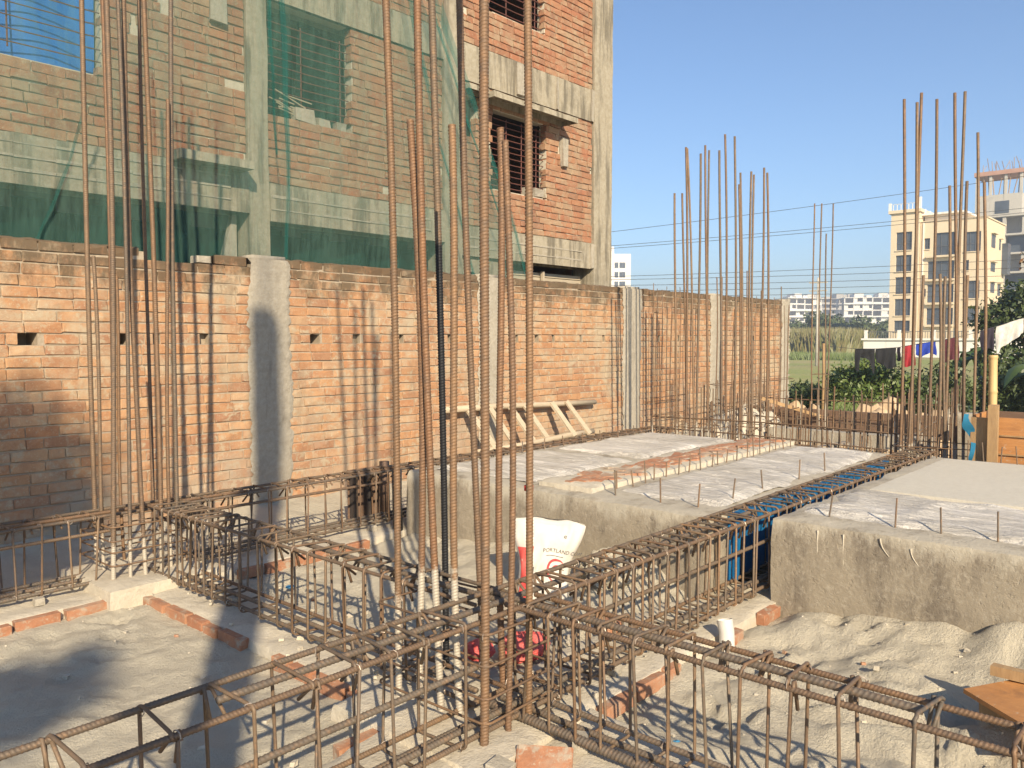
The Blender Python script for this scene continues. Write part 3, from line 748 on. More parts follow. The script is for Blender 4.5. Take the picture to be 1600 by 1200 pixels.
# ================================================================== footing ledges under the cages
def ledge(name, x0, x1, y0, y1, z1, seed):
    o = rough_block(x0, x1, y0, y1, -0.3, z1, 0.035, 0.032, seed, 0.03).build(name, 'mortar', None, True)
    return tag(o, kind='structure')
LA = ledge('footing_ledge', -1.0, 4.75, 1.93, 2.42, -0.012, 3)
LB = ledge('footing_ledge', 2.14, 2.66, -1.5, 1.928, -0.016, 7)
LB2 = ledge('footing_ledge', 2.14, 2.62, 2.422, 4.85, -0.014, 9)
LC = ledge('footing_ledge', -1.0, 7.7, 4.86, 5.42, -0.006, 13)
# bricks laid on edge along the ledges
def edge_row(parent, p, q, skip=0.25, z=-0.050):
    p = np.array(p, float); q = np.array(q, float); L = np.linalg.norm(q-p); t = (q-p)/L; n = np.array((-t[1], t[0])); s = 0.0; an = math.atan2(t[1], t[0])
    while s < L-0.1:
        w = RS.choice([0.23, 0.23, 0.12, 0.17])
        if RS.rand() > skip:
            c = p+t*(s+w/2)+n*RS.uniform(-0.008, 0.008)
            place_brick(parent, 'loose_brick', (c[0], c[1], z+RS.uniform(-0.006, 0.004)), an+RS.uniform(-0.03, 0.03), (w/0.232*0.97, 0.5, 0.9), 0.0, RS.uniform(-0.05, 0.05))
        s += w+RS.uniform(0.012, 0.03)
edge_row(LB2, (2.118, 2.5), (2.118, 4.82), 0.12); edge_row(LC, (1.0, 4.838), (1.86, 4.838), 0.1)
edge_row(LA, (2.7, 1.912), (4.4, 1.912), 0.45, -0.056); edge_row(LB, (2.118, 0.4), (2.118, 1.85), 0.5); edge_row(LC, (2.75, 4.838), (4.1, 4.838), 0.3)
edge_row(LA, (0.6, 2.445), (2.1, 2.445), 0.45)
# mortar pedestals under the column bars
tag(rough_block(1.90, 2.56, 4.76, 5.50, -0.25, 0.055, 0.05, 0.02, 71, 0.02).build('pedestal', 'mortar', None, True), 'mortar pedestal under the column cage near the wall', 'pedestal')
tag(rough_block(1.95, 2.60, 1.88, 2.72, -0.25, 0.012, 0.05, 0.03, 73, 0.03).build('pedestal', 'mortar', None, True), 'lumpy mortar pedestal under the nearest column cage', 'pedestal')

# ================================================================== concrete blocks
def stubs(parent, pts, r=0.005):
    for (x, y, z0, h) in pts:
        lx, ly = RS.uniform(-0.02, 0.02, 2)
        V, F = rebar((x, y, z0-0.03), (x+lx, y+ly, z0+h), r, 0, 6)
        MB().add(V, F, RS.rand()).build('starter_bar', 'rebar', parent)
BT = 0.475
def build_blocks():
    b = empty('concrete_block', (5.9, 1.0, 0), 'long grey concrete block at the right, plastic sheet on top', 'concrete block')
    rough_block(4.45, 7.72, -2.2, 1.965, -0.35, BT, 0.05, 0.02, 101, 0.03).build('block_body', 'block_concrete', b, True)
    stubs(b, [(4.66, y, BT, RS.uniform(0.13, 0.16)) for y in (1.72, 1.36, 1.13, 0.87, 0.60, 0.3)]+[(7.60, y, BT, RS.uniform(0.10, 0.2)) for y in np.arange(1.9, 0.2, -0.12)])
    # cement dribbles down the front face
    for (y, z0, L, w) in ((1.70, 0.44, 0.15, 0.006), (1.56, 0.44, 0.17, 0.005), (1.37, 0.45, 0.09, 0.005), (1.22, 0.42, 0.10, 0.004)):
        n = 9; t = np.linspace(0, 1, n)
        p = np.stack([4.449+0*t, y-0.06*t*t*RS.uniform(-0.2, 1), z0-L*t], 1)
        MB().add(*tube(p, w*(1-0.6*t), 6)).build('cement_dribble', 'mortar', b, True)
    b1 = empty('concrete_block', (5.9, 3.7, 0), 'grey concrete block beside the wall with a broken brick strip across its top', 'concrete block')
    rough_block(4.22, 7.72, 2.27, 4.86, -0.35, BT-0.005, 0.05, 0.02, 103, 0.035).build('block_body', 'block_concrete', b1, True)
    st = rough_block(4.36, 7.66, 3.17, 3.64, BT-0.06, BT+0.035, 0.04, 0.03, 107, 0.03).build('rubble_strip', 'mortar', b1, True)
    for k in range(120):
        x = RS.uniform(4.5, 7.6); y = RS.uniform(3.26, 3.56)
        place_brick(st, 'loose_brick', (x, y, BT+0.022), RS.uniform(-0.5, 0.5), (RS.uniform(0.4, 1.1), RS.uniform(0.5, 1.0), 0.55), RS.uniform(-0.1, 0.1), RS.uniform(-0.1, 0.1))
    stubs(b1, [(x, 3.12+RS.uniform(-0.02, 0.02), BT, RS.uniform(0.09, 0.17)) for x in np.arange(4.6, 7.65, 0.16)]+[(7.62, y, BT, RS.uniform(0.08, 0.2)) for y in np.arange(2.35, 3.1, 0.09)]+[(4.42, y, BT, RS.uniform(0.13, 0.17)) for y in (2.42, 2.68, 3.02)]+[(x, 2.36, BT, 0.14) for x in (4.75, 5.2, 5.8, 6.3)]+[(x, 4.76, BT, 0.1) for x in np.arange(5.2, 7.6, 0.3)])
build_blocks()
def sheet(label, x0, x1, y0, y1, z, seed, amp=0.016):
    nx, ny = int((x1-x0)/0.025), int((y1-y0)/0.025)
    def fn(a, b2):
        k = np.minimum(np.minimum(a, 1-a)*(x1-x0), np.minimum(b2, 1-b2)*(y1-y0))
        x = x0+(x1-x0)*a+0.03*(fbm(b2*5, a*5, seed)-0.5)*2; y = y0+(y1-y0)*b2+0.05*(fbm(a*6, b2*6, seed+1)-0.5)*2
        ridge = 1-np.abs(fbm(x*2.4+0.5*y, y*1.3, seed+2, 3)-0.5)*2
        zz = z+amp*np.clip(ridge-0.72, 0, 1)/0.28+0.010*fbm(x*9, y*5, seed+4)-0.004-0.026*np.clip(1-k/0.07, 0, 1)
        return x, y, zz
    v, f = cloth_grid(np.linspace(0, 1, nx), np.linspace(0, 1, ny), fn)
    tag(MB().add(v, f).build('plastic_sheet', 'polythene', None, True), label, 'plastic sheet')
sheet('dirty white plastic sheet on the front strip of the right block', 4.68, 5.62, -2.0, 1.90, BT+0.012, 3)
sheet('white plastic sheet on the block left of the long beam cage', 4.52, 7.55, 2.34, 3.10, BT+0.012, 6)
sheet('white plastic sheet on the block nearest the wall, front half', 4.40, 5.75, 3.72, 4.72, BT+0.012, 9)
sheet('white plastic sheet on the block nearest the wall, far half', 5.90, 7.60, 3.75, 4.75, BT+0.012, 12)
tag(rough_block(5.60, 7.46, 0.62, 1.80, BT-0.03, BT+0.024, 0.06, 0.004, 111, 0.006).build('screed_slab', 'slab_screed', None, True), 'smooth pale screed slab cast on the right block', 'slab')
tag(rough_block(5.62, 7.44, -1.9, 0.60, BT-0.03, BT+0.020, 0.06, 0.004, 113, 0.006).build('screed_slab', 'slab_screed', None, True), 'pale screed slab on the right block at the picture edge', 'slab')
# blue steel shuttering in the gap between the two blocks
def shutter(label, y, x0, x1):
    s = empty('shutter_panel', ((x0+x1)/2, y, 0.2), label, 'formwork')
    bbox('face_plate', 'blue_form', s, x0, x1, y-0.004, y+0.004, 0.02, BT-0.03)
    for x in np.arange(x0+0.05, x1, 0.30): bbox('rib', 'blue_form', s, x, x+0.03, y-0.03, y-0.006, 0.03, BT-0.045)
    bbox('flange', 'blue_form', s, x0, x1, y-0.035, y-0.0065, BT-0.044, BT-0.032)
shutter('blue steel shutter lining the gap beside the long beam cage', 2.258, 4.50, 7.4)

# ================================================================== reinforcement cages
def hoop(w, h, r, seed, rnd_c=0.022, hook=0.085):
    # one bent stirrup in the local x-z plane, hooks at the first top corner
    rs = np.random.RandomState(seed); pts = []
    c = [(-w/2, h/2), (w/2, h/2), (w/2, -h/2), (-w/2, -h/2)]
    def arc(cx, cz, a0, a1): return [(cx+rnd_c*math.cos(a), 0, cz+rnd_c*math.sin(a)) for a in np.linspace(a0, a1, 4)]
    k = w/2-rnd_c; m = h/2-rnd_c
    pts.append((-k+hook*0.72, 0.012, m-hook*0.62)); pts.append((-w/2+0.012+rnd_c*0.2, 0.011, m+rnd_c*0.35))
    pts += [(p[0], 0.010, p[2]) for p in arc(-k, m, math.pi*0.9, math.pi/2)]
    pts += arc(k, m, math.pi/2, 0)+arc(k, -m, 0, -math.pi/2)+arc(-k, -m, -math.pi/2, -math.pi)
    pts += [(-w/2, -0.004, m)]+[(p[0], -0.010, p[2]) for p in arc(-k, m, math.pi, math.pi*0.62)]
    pts.append((-k+hook*0.25, -0.012, m-hook*0.9))
    p = np.array(pts); p[:, 0] += rs.uniform(-0.004, 0.004, len(p)); p[:, 1] += rs.uniform(-0.003, 0.003, len(p))
    return tube(p, r, 6)
HM = {}
def hoop_me(w, h, r, seed, mat):
    k = (w, h, r, seed, mat)
    if k not in HM:
        me = MB().add(*hoop(w, h, r, seed)).mesh('stirrup', True); me.materials.append(M[mat]); HM[k] = me
    return HM[k]
def put(me, name, parent, loc, rot=(0, 0, 0), scale=(1, 1, 1)):
    o = bpy.data.objects.new(name, me); COL.objects.link(o)
    q = parent; off = Vector((0, 0, 0))
    if parent:
        o.parent = parent
        while q: off += q.location; q = q.parent
    o.location = Vector(loc)-off; o.rotation_euler = rot; o.scale = scale
    return o
def wire_tie(mb, p, s=0.016):
    p = np.array(p); a = RS.uniform(0, 6.28); n = 7; t = np.linspace(0, 1.6*math.pi, n)
    u = np.array((math.cos(a), math.sin(a), 0)); w = np.array((0, 0, 1.0))
    path = p+s*(np.cos(t)[:, None]*u+np.sin(t)[:, None]*w)
    tail = path[-1]+np.array((RS.uniform(-.02, .02), RS.uniform(-.02, .02), RS.uniform(0.004, .028)))
    mb.add(*tube(np.vstack([path, tail]), 0.0019, 4, cap=False), RS.rand())
def beam(name, label, axis, a0, a1, c0, c1, z0, z1, stations, tops, mids, bots, sr=0.0062, rib=True, flip=False, wires=True, mats=('rebar', 'rebar_grey')):
    # axis 'x' or 'y'; c0..c1 is the cage width across; tops/bots: list of (offset 0..1, dz, radius, start, end)
    mid = ((a0+a1)/2, (c0+c1)/2, z0) if axis == 'x' else ((c0+c1)/2, (a0+a1)/2, z0)
    e = empty(name, mid, label, 'rebar cage')
    def P(a, c, z): return (a, c, z) if axis == 'x' else (c, a, z)
    w = c1-c0; h = z1-z0
    for zz, L in ((z1, tops), (None, mids), (z0, bots)):
        for (o, dz, r, s, t) in L:
            z = (zz if zz is not None else 0)+dz; c = c0+o*w
            n = RS.uniform(-0.006, 0.006, 4)
            V, F = rebar(P(s, c+n[0], z+n[1]), P(t, c+n[2], z+n[3]), r, (0.016 if r > 0.011 else 0.012) if rib else 0, 7, 0.004, RS.randint(999))
            MB().add(V, F, RS.rand()).build('longitudinal_bar', mats[1] if r > 0.011 else mats[0], e, True)
    mb = MB()
    for s in stations:
        sd = RS.randint(5); me = hoop_me(round(w+0.022, 3), round(h+0.03, 3), sr, sd, mats[0])
        fl = 1 if (RS.rand() < 0.6) else -1
        rz = (math.pi/2 if axis == 'x' else 0)+RS.uniform(-0.09, 0.09)
        if axis == 'x': rz += math.pi if fl < 0 else 0
        else: rz += math.pi if fl < 0 else 0
        put(me, 'stirrup', e, P(s, (c0+c1)/2+RS.uniform(-0.004, 0.004), (z0+z1)/2+RS.uniform(-0.004, 0.006)), (RS.uniform(-0.05, 0.05), RS.uniform(-0.02, 0.02), rz))
        if wires:
            for c in (c0, c1):
                for z in (z1, z0):
                    if RS.rand() < 0.9: wire_tie(mb, P(s, c, z))
    if mb.n: tag(mb.build('tie_wire', 'wire', e), kind='stuff')
    return e
def jit(a, s=0.012): return [x+RS.uniform(-s, s) for x in a]
ZB, ZT = 0.035, 0.465
# long cage A, running from the lower left corner away between the blocks
beam('beam_cage', 'long rusty beam cage running from lower left between the blocks', 'x', -0.6, 8.5, 2.03, 2.245, ZB, ZT,
     jit([-0.3, -0.08, 0.13, 0.34, 0.54, 0.75, 0.963, 1.178, 1.397, 1.543, 1.688, 1.835, 2.004])+jit(list(np.arange(2.55, 4.4, 0.105)), 0.01)+jit(list(np.arange(4.4, 8.4, 0.125)), 0.02),
     [(0, 0, 0.0105, -0.6, 8.5), (1, 0, 0.0105, -0.6, 8.5), (0.55, -0.006, 0.0125, 1.15, 4.6)],
     [(0.02, 0.30, 0.0115, 1.05, 2.15), (0.02, 0.315, 0.0105, 2.5, 5.2)],
     [(0, 0, 0.0105, -0.6, 8.4), (1, 0, 0.0105, -0.6, 8.4), (0.5, 0.0, 0.0125, -0.2, 4.9), (0.25, 0.022, 0.0125, 1.3, 4.7)])
# cage B, near half: from the nearest column out of the frame at lower right
beam('beam_cage', 'rusty beam cage running from the nearest column to the lower right corner', 'y', -1.0, 2.08, 2.33, 2.50, ZB, ZT,
     jit([2.002, 1.874, 1.758, 1.64, 1.495, 1.371, 1.239, 1.11, 0.974, 0.817, 0.606, 0.376, 0.16, -0.05, -0.27, -0.5], 0.006),
     [(0, 0, 0.0105, -1.0, 2.1), (1, 0, 0.0105, -1.0, 2.1), (0.5, -0.002, 0.0135, 0.62, 2.3)], [],
     [(0, 0, 0.0185, -1.0, 2.25), (1, 0, 0.0115, -1.0, 2.25), (0.5, 0.0, 0.0125, -1.0, 2.2)])
# cage B, far half: from the nearest column to the column by the wall
beam('beam_cage', 'slender beam cage between the nearest column and the column by the wall', 'y', 2.1, 5.2, 2.265, 2.47, ZB+0.01, ZT-0.012,
     jit(list(np.arange(2.62, 3.7, 0.14))+[3.772, 3.95, 4.1, 4.246]+list(np.arange(4.34, 5.0, 0.085)), 0.008),
     [(0, 0, 0.0085, 2.2, 5.15), (1, 0, 0.0085, 2.2, 5.15), (0.6, -0.004, 0.0125, 2.1, 3.55), (0.35, -0.03, 0.0105, 4.2, 5.2)], [],
     [(0, 0, 0.010, 2.2, 5.2), (1, 0, 0.010, 2.2, 5.2), (0.5, 0.0, 0.0115, 2.3, 4.9)])
# cage C along the wall
beam('beam_cage', 'beam cage running along the foot of the brick wall', 'x', -0.5, 8.6, 5.06, 5.27, 0.045, 0.425,
     jit(list(np.arange(-0.3, 2.0, 0.15))+list(np.arange(2.5, 4.3, 0.155))+list(np.arange(4.3, 8.5, 0.15)), 0.012),
     [(0, 0, 0.010, -0.5, 8.6), (1, 0, 0.010, -0.5, 8.6), (0.35, 0.006, 0.0105, -0.5, 3.0), (0.7, -0.004, 0.0105, 1.0, 3.6), (0.5, 0.004, 0.011, 3.8, 8.0)],
     [(0.0, 0.345, 0.0105, 0.0, 2.1), (0.0, 0.355, 0.0105, 2.35, 4.2)],
     [(0, 0, 0.0115, -0.5, 8.6), (1, 0, 0.0115, -0.5, 8.6), (0.5, 0, 0.012, -0.5, 4.5)])
# ---- column cages
def column(label, bars, ties, tie_rect, far=False):
    # bars: (x0,y0,z0, x1,y1,z1, radius, material)
    cx = sum(b[0] for b in bars)/len(bars); cy = sum(b[1] for b in bars)/len(bars)
    e = empty('column_cage', (cx, cy, 0), label, 'rebar cage')
    for i, b in enumerate(bars):
        p = np.array(b[:3]); q = np.array(b[3:6]); p = p+(p-q)/np.linalg.norm(q-p)*0.06
        V, F = rebar(p, q, b[6], 0 if far else 0.0125, 6 if far else 8, 0.02 if not far else 0.02, i*3+int(cx*100))
        MB().add(V, F, RS.rand()).build('vertical_bar', b[7], e, True)
    for z in ties:
        (x0, x1, y0, y1) = tie_rect; n = RS.uniform(-0.012, 0.012, 4); r = 0.03
        pts = []
        for (ax, ay, a0) in ((x1, y1, 0), (x0, y1, 90), (x0, y0, 180), (x1, y0, 270)):
            sx = ax-r*np.sign(ax-(x0+x1)/2); sy = ay-r*np.sign(ay-(y0+y1)/2)
            for a in np.linspace(a0, a0+90, 4): pts.append((sx+r*math.cos(rad(a)), sy+r*math.sin(rad(a)), z+n[(a0//90)]))
        MB().add(*tube(pts, 0.005, 6, closed=True), RS.rand()).build('tie_hoop', 'rebar_rust', e, True)
    if not far:
        mb = MB()
        for b in bars:
            for z in ties:
                if RS.rand() < 0.6: wire_tie(mb, (b[0], b[1], z), 0.02)
        if mb.n: tag(mb.build('tie_wire', 'wire', e), kind='stuff')
    return e
C1 = [(2.166,2.555,0.000, 2.099,2.630,4.600,.0148,'rebar_splash'), (2.167,2.430,0.000, 2.154,2.445,2.348,.0148,'rebar_splash_high'),
  (2.196,2.329,0.000, 2.145,2.387,4.600,.0148,'rebar_splash_high'), (2.491,2.611,0.000, 2.440,2.669,4.600,.0155,'rebar_black'),
  (2.216,2.240,0.000, 2.199,2.259,2.306,.0148,'rebar_splash_high'), (2.498,2.379,0.000, 2.417,2.470,4.600,.0148,'rebar_rust'),
  (2.104,2.005,0.050, 2.134,1.972,4.600,.0172,'rebar'), (2.508,2.273,0.000, 2.498,2.284,2.354,.0148,'rebar_rust'),
  (2.247,2.017,0.050, 2.240,2.025,2.216,.0130,'rebar_rust'), (2.367,2.018,0.050, 2.362,2.025,4.600,.0148,'rebar_rust')]
column('nearest column cage of tall thick rusty bars, one of them black', C1, [0.10, 0.20, 0.31, 0.42], (2.09, 2.515, 1.983, 2.60))
_c1 = [o for o in bpy.data.objects if o.get('label', '').startswith('nearest column cage')][0]
simple('tape_red', (0.55, 0.04, 0.03), (0.5, 0.05, 0.04), 5)
MB().add(*tube([(2.367, 2.018, 0.915), (2.367, 2.018, 0.935)], 0.0185, 10)).build('red_tape', 'tape_red', _c1, True)
C0 = [(2.088,5.403,0.050, 2.091,5.400,4.600), (2.076,5.265,0.050, 2.068,5.274,2.002), (2.010,4.973,0.050, 2.038,4.942,4.600), (2.107,4.962,0.050, 2.102,4.969,4.600),
  (2.199,4.959,0.050, 2.179,4.981,4.600), (2.329,5.023,0.050, 2.302,5.054,4.600), (2.390,5.020,0.050, 2.420,4.987,2.967), (2.438,5.032,0.050, 2.481,4.984,4.600)]
rr = [.0150, .0115, .0150, .0115, .0135, .0145, .0115, .0138]
column('column cage of rusty bars at the left, close to the brick wall', [tuple(b)+(r, 'rebar_splash_low') for b, r in zip(C0, rr)]+[(2.455, 5.40, 0.05, 2.46, 5.40, 4.6, .0115, 'rebar_rust'), (2.26, 5.40, 0.05, 2.26, 5.41, 1.9, .0105, 'rebar_rust'), (2.20, 5.41, 0.05, 2.21, 5.40, 4.6, .0105, 'rebar_rust')], [0.14, 0.22, 0.30, 0.37], (1.995, 2.47, 4.945, 5.42))
C2 = [(8.086,2.341,0.442, 8.060,2.371,3.677), (8.133,2.287,0.442, 8.137,2.282,3.648), (8.177,2.238,0.442, 8.163,2.254,3.734), (8.272,2.131,0.472, 8.257,2.148,3.677), (8.423,1.961,0.472, 8.365,2.027,3.734),
  (8.463,1.917,0.472, 8.427,1.957,3.746), (8.566,1.800,0.472, 8.512,1.861,3.377), (8.360,2.032,0.442, 8.350,2.043,2.897), (8.479,1.899,0.472, 8.456,1.925,2.938), (8.593,1.770,0.712, 8.561,1.806,2.926),
  (8.224,2.185,0.472, 8.206,2.206,2.079), (8.328,2.069,0.472, 8.308,2.091,2.091), (8.383,2.006,0.472, 8.339,2.055,2.067), (8.513,1.860,0.532, 8.477,1.901,2.079)]
def down(b, z=-0.45): return (b[0], b[1], z)+tuple(b[3:])
column('column cage of tall bars at the far right end of the long beam cage', [down(b)+(.0135, 'rebar_splash_far') for b in C2], [0.0, 0.12, 0.25, 0.38, 0.5], (8.05, 8.62, 1.75, 2.37), True)
C3 = [(8.363,4.866,0.292, 8.327,4.907,3.157), (8.428,4.794,0.292, 8.386,4.842,3.157), (8.452,4.766,0.292, 8.410,4.813,3.677), (8.527,4.682,0.292, 8.420,4.802,3.663), (8.522,4.688,0.292, 8.523,4.687,3.605), (8.606,4.593,0.292, 8.556,4.649,3.699), (8.626,4.571,0.292, 8.586,4.616,3.642), (8.705,4.481,0.292, 8.663,4.528,3.641), (8.760,4.420,0.292, 8.706,4.481,3.822)]
C3b = [(8.810,4.364,0.255, 8.779,4.399,3.800), (8.860,4.308,0.255, 8.819,4.354,3.258), (8.865,4.302,0.217, 8.827,4.345,3.389), (8.935,4.224,0.217, 8.910,4.252,3.403), (8.959,4.196,0.217, 8.929,4.229,3.367), (9.019,4.129,0.217, 9.007,4.143,3.446), (9.064,4.078,0.217, 9.031,4.115,3.389)]
column('left one of two column cages in front of the far wall end', [down(b)+(.0128, 'rebar_splash_far') for b in C3], [0.05, 0.25, 0.47], (8.34, 8.78, 4.40, 4.90), True)
column('right one of two column cages in front of the far wall end', [down(b)+(.0128, 'rebar') for b in C3b], [0.05, 0.25, 0.47], (8.79, 9.10, 4.05, 4.39), True)
C4 = [(15.886,6.212,-0.032, 15.853,6.249,4.099), (15.969,6.118,-0.032, 15.944,6.146,4.099), (16.036,6.043,-0.032, 16.010,6.072,3.521), (16.078,5.996,-0.032, 16.092,5.980,4.099)]
column('lone column cage of four tall bars beyond the wall end', [down(b, -0.6)+(.0135, 'rebar') for b in C4], [0.2, 0.5, 0.8], (15.86, 16.10, 5.97, 6.24), True)
# distribution bars of a slim column tied against the wall, and the twin at its far end
column('thin wire-like bars standing against the wall beside the third pilaster', [(10.35+0.13*k, 6.42+0.02*RS.rand(), -0.2, 10.35+0.13*k+RS.uniform(-.03, .03), 6.44, 2.3-0.1*RS.rand()*k, .0055, 'rebar') for k in range(8)], [0.35, 0.62], (10.34, 11.3, 6.40, 6.46), True)
column('cluster of straight bars standing before the fourth pilaster', [(11.1+0.33*k+RS.uniform(-.1, .1), 5.8+0.1*RS.rand(), -0.4, 11.1+0.33*k+RS.uniform(-.1, .1), 5.86, RS.uniform(1.8, 2.6), .010, 'rebar') for k in range(9)], [0.3, 0.8], (11.1, 13.9, 5.78, 5.92), True)
column('thin bars leaning at the last bay of the wall', [(13.6+0.19*k, 6.40, -0.2, 13.6+0.19*k+RS.uniform(-.05, .05), 6.44, 2.25-0.3*RS.rand(), .006, 'rebar') for k in range(8)], [0.5], (13.6, 15.0, 6.38, 6.46), True)

# ---- rebar mats of the lift pit walls behind the blocks
def mat_grid(label, p, q, n, z0, zt, horiz, r=0.0085, zj=0.25, mat='rebar_splash_far'):
    p = np.array(p, float); q = np.array(q, float)
    e = empty('wall_mesh', ((p[0]+q[0])/2, (p[1]+q[1])/2, z0), label, 'rebar mesh')
    for k in range(n):
        c = p+(q-p)*(k+RS.uniform(-0.25, 0.25))/(n-1); l = RS.uniform(-0.02, 0.02, 2)
        V, F = rebar((c[0], c[1], z0), (c[0]+l[0], c[1]+l[1], zt-zj*RS.rand()), r, 0, 5, 0.006, k)
        MB().add(V, F, RS.rand()).build('vertical_bar', mat if RS.rand() < 0.3 else 'rebar', e)
    for z in horiz:
        V, F = rebar((p[0]-0.05, p[1]-0.05, z), (q[0]+0.05, q[1]+0.05, z+RS.uniform(-.02, .02)), r*0.9, 0, 5, 0.012, int(z*100))
        MB().add(V, F, RS.rand()).build('horizontal_bar', 'rebar', e)
    return e
mat_grid('rebar mesh across the far end of the two left blocks', (8.0, 2.45), (8.0, 4.95), 30, -0.45, 0.80, (0.26, 0.46, 0.62), zj=0.35)
mat_grid('second rebar mesh, behind the mesh at the far block ends', (8.9, 2.3), (8.9, 4.0), 24, -0.45, 0.98, (0.30, 0.52), zj=0.3)
mat_grid('low rebar mesh running away along the pit from the right cage', (8.7, 2.62), (13.6, 3.1), 34, -0.45, 0.95, (0.15, 0.42), zj=0.25)
mat_grid('rebar mesh at the back of the pit, below the bush', (12.6, 3.0), (12.6, 6.0), 24, -0.5, 0.86, (0.3, 0.55), zj=0.35)
mat_grid('rebar mesh along the pit side next to the brick wall', (9.2, 5.0), (12.6, 5.7), 26, -0.45, 0.95, (0.2, 0.5), zj=0.4)
mat_grid('sparse rebar mesh in the pit middle', (10.6, 2.8), (10.6, 5.2), 15, -0.5, 0.75, (0.1, 0.4), zj=0.5)

# ================================================================== things lying about the site
RV = np.array((0.6644, -0.7474, 0.0)); FV = np.array((0.7474, 0.6644, 0.0)); UP = np.array((0, 0, 1.0))
def build_bag():
    e = empty('cement_bag', (3.64, 3.0, -0.03), 'white and red printed cement bag slumped against the block', 'cement bag')
    W, H = 0.36, 0.50; org = np.array((3.645, 3.0, -0.045))
    rt = np.array((0.69, -0.724, 0.0)); nf = np.array((-0.724, -0.69, 0.0))
    def S(u, v, off=0.0, side=1):
        # u across -1..1, v up 0..1; the bag bulges, leans back and its right shoulder droops
        u = np.asarray(u, float); v = np.asarray(v, float)
        bul = 0.075*np.sqrt(np.clip(1-u**4, 0, 1))*np.sqrt(np.clip(1-(2*v-1)**4, 0, 1))*(1.15-0.5*v)
        bul = bul+0.020*(1-np.abs(fbm(u*2.2+9+v, v*2.6-u, 5, 3)-0.5)*3)
        x = W/2*u*(0.88+0.16*v**1.5+0.03*np.sin(v*9)); h = H*v-0.075*np.clip(u-0.1, 0, 1)**1.2*v-0.02*np.clip(-u, 0, 1)*v-0.03*np.exp(-((u-0.1)/0.35)**2)*v**4
        y = side*(bul+off)-0.07*v
        x = x+0.05*v*v-0.02*np.sin(v*5)*u
        return org+x[..., None]*rt+y[..., None]*nf+h[..., None]*UP
    us = np.linspace(-1, 1, 33); vs = np.linspace(0, 1, 37); A, B = np.meshgrid(us, vs, indexing='ij')
    mb = MB()
    for sd in (1, -1):
        P = S(A, B, 0, sd); v, f = grid_mesh(P[..., 0], P[..., 1], P[..., 2]); mb.add(v, f if sd > 0 else [q[::-1] for q in f])
    mb.build('bag_body', 'bag_white', e, True)
    def patch(name, mat, u0, u1, v0, v1, curve=0.0, off=0.0022):
        a = np.linspace(0, 1, 12); b = np.linspace(v0, v1, 22); A, B = np.meshgrid(a, b, indexing='ij')
        w = u1+curve*np.sin((B-v0)/(v1-v0)*math.pi); P = S(u0+(w-u0)*A, B, off)
        v, f = grid_mesh(P[..., 0], P[..., 1], P[..., 2]); MB().add(v, f).build(name, mat, e, True)
    patch('red_panel', 'bag_red', -0.94, -0.42, 0.05, 0.68, -0.10)
    patch('grey_stripe', 'ink_grey', -0.47, -0.43, 0.05, 0.45, -0.05, 0.003)
    patch('top_hem', 'bag_white', -0.6, 0.55, 0.955, 0.99, 0.0)
    def writing(txt, size, u, v, mat, name):
        cu = bpy.data.curves.new('t', 'FONT'); cu.body = txt; cu.size = size; cu.resolution_u = 3
        to = bpy.data.objects.new('t', cu); COL.objects.link(to)
        dg = bpy.context.evaluated_depsgraph_get(); me = bpy.data.meshes.new_from_object(to.evaluated_get(dg))
        bpy.data.objects.remove(to)
        co = np.array([q.co[:] for q in me.vertices]); P = S(u+co[:, 0]/(W/2), v+co[:, 1]/H, 0.004)
        for q, p in zip(me.vertices, P): q.co = p
        me.update(); me.materials.clear(); link_mesh(name, me, e, mat)
    writing('PORTLAND COM', 0.031, -0.12, 0.62, 'ink_grey', 'lettering'); writing('OPC', 0.02, -0.65, 0.80, 'ink_grey', 'lettering')
    writing('e', 0.035, 0.45, 0.80, 'ink_grey', 'lettering')
    patch('small_print', 'ink_grey', 0.0, 0.62, 0.575, 0.582)
    def ring(cu, cv, r0, r1, a0, a1, taper):
        t = np.linspace(rad(a0), rad(a1), 30); w = (np.sin((t-t[0])/(t[-1]-t[0])*math.pi))**taper
        ro = r1; ri = r1-(r1-r0)*w
        V = np.concatenate([S((cu+ro*np.cos(t)/(W/2)), cv+ro*np.sin(t)/H, 0.004), S((cu+ri*np.cos(t)/(W/2)), cv+ri*np.sin(t)/H, 0.004)])
        MB().add(V, [(i, i+1, 30+i+1, 30+i) for i in range(29)]).build('emblem', 'ink_red', e)
    ring(0.42, 0.42, 0.048, 0.065, 40, 260, 0.6); ring(0.46, 0.41, 0.018, 0.036, 20, 200, 0.7)
build_bag()
def crumple(name, label, cat, mat, loc, sx, sy, sz, seed, n=44):
    u = np.linspace(0, 2*math.pi, n); v = np.linspace(0.02, math.pi-0.02, n//2); A, B = np.meshgrid(u, v, indexing='ij')
    k = 0.72+0.55*(1-np.abs(fbm(np.cos(A)*2.4*np.sin(B)+3, np.sin(A)*2.4*np.sin(B)+1.5*B, seed, 5)-0.5)*2.4)
    k[-1] = k[0]
    X = loc[0]+sx*k*np.cos(A)*np.sin(B); Y = loc[1]+sy*k*np.sin(A)*np.sin(B); Z = loc[2]+sz*k*np.cos(B)
    v_, f = grid_mesh(X, Y, Z); return tag(MB().add(v_, [q[::-1] for q in f]).build(name, mat), label, cat)
crumple('plastic_bag', 'crumpled red plastic bag lying inside the nearest column cage', 'plastic bag', 'bag_pink', (2.96, 2.55, 0.0), 0.12, 0.09, 0.055, 4)
crumple('plastic_bag', 'small crumpled pink bag beside the red bag behind the column', 'plastic bag', 'bag_pink', (2.78, 2.68, 0.0), 0.07, 0.06, 0.04, 9)
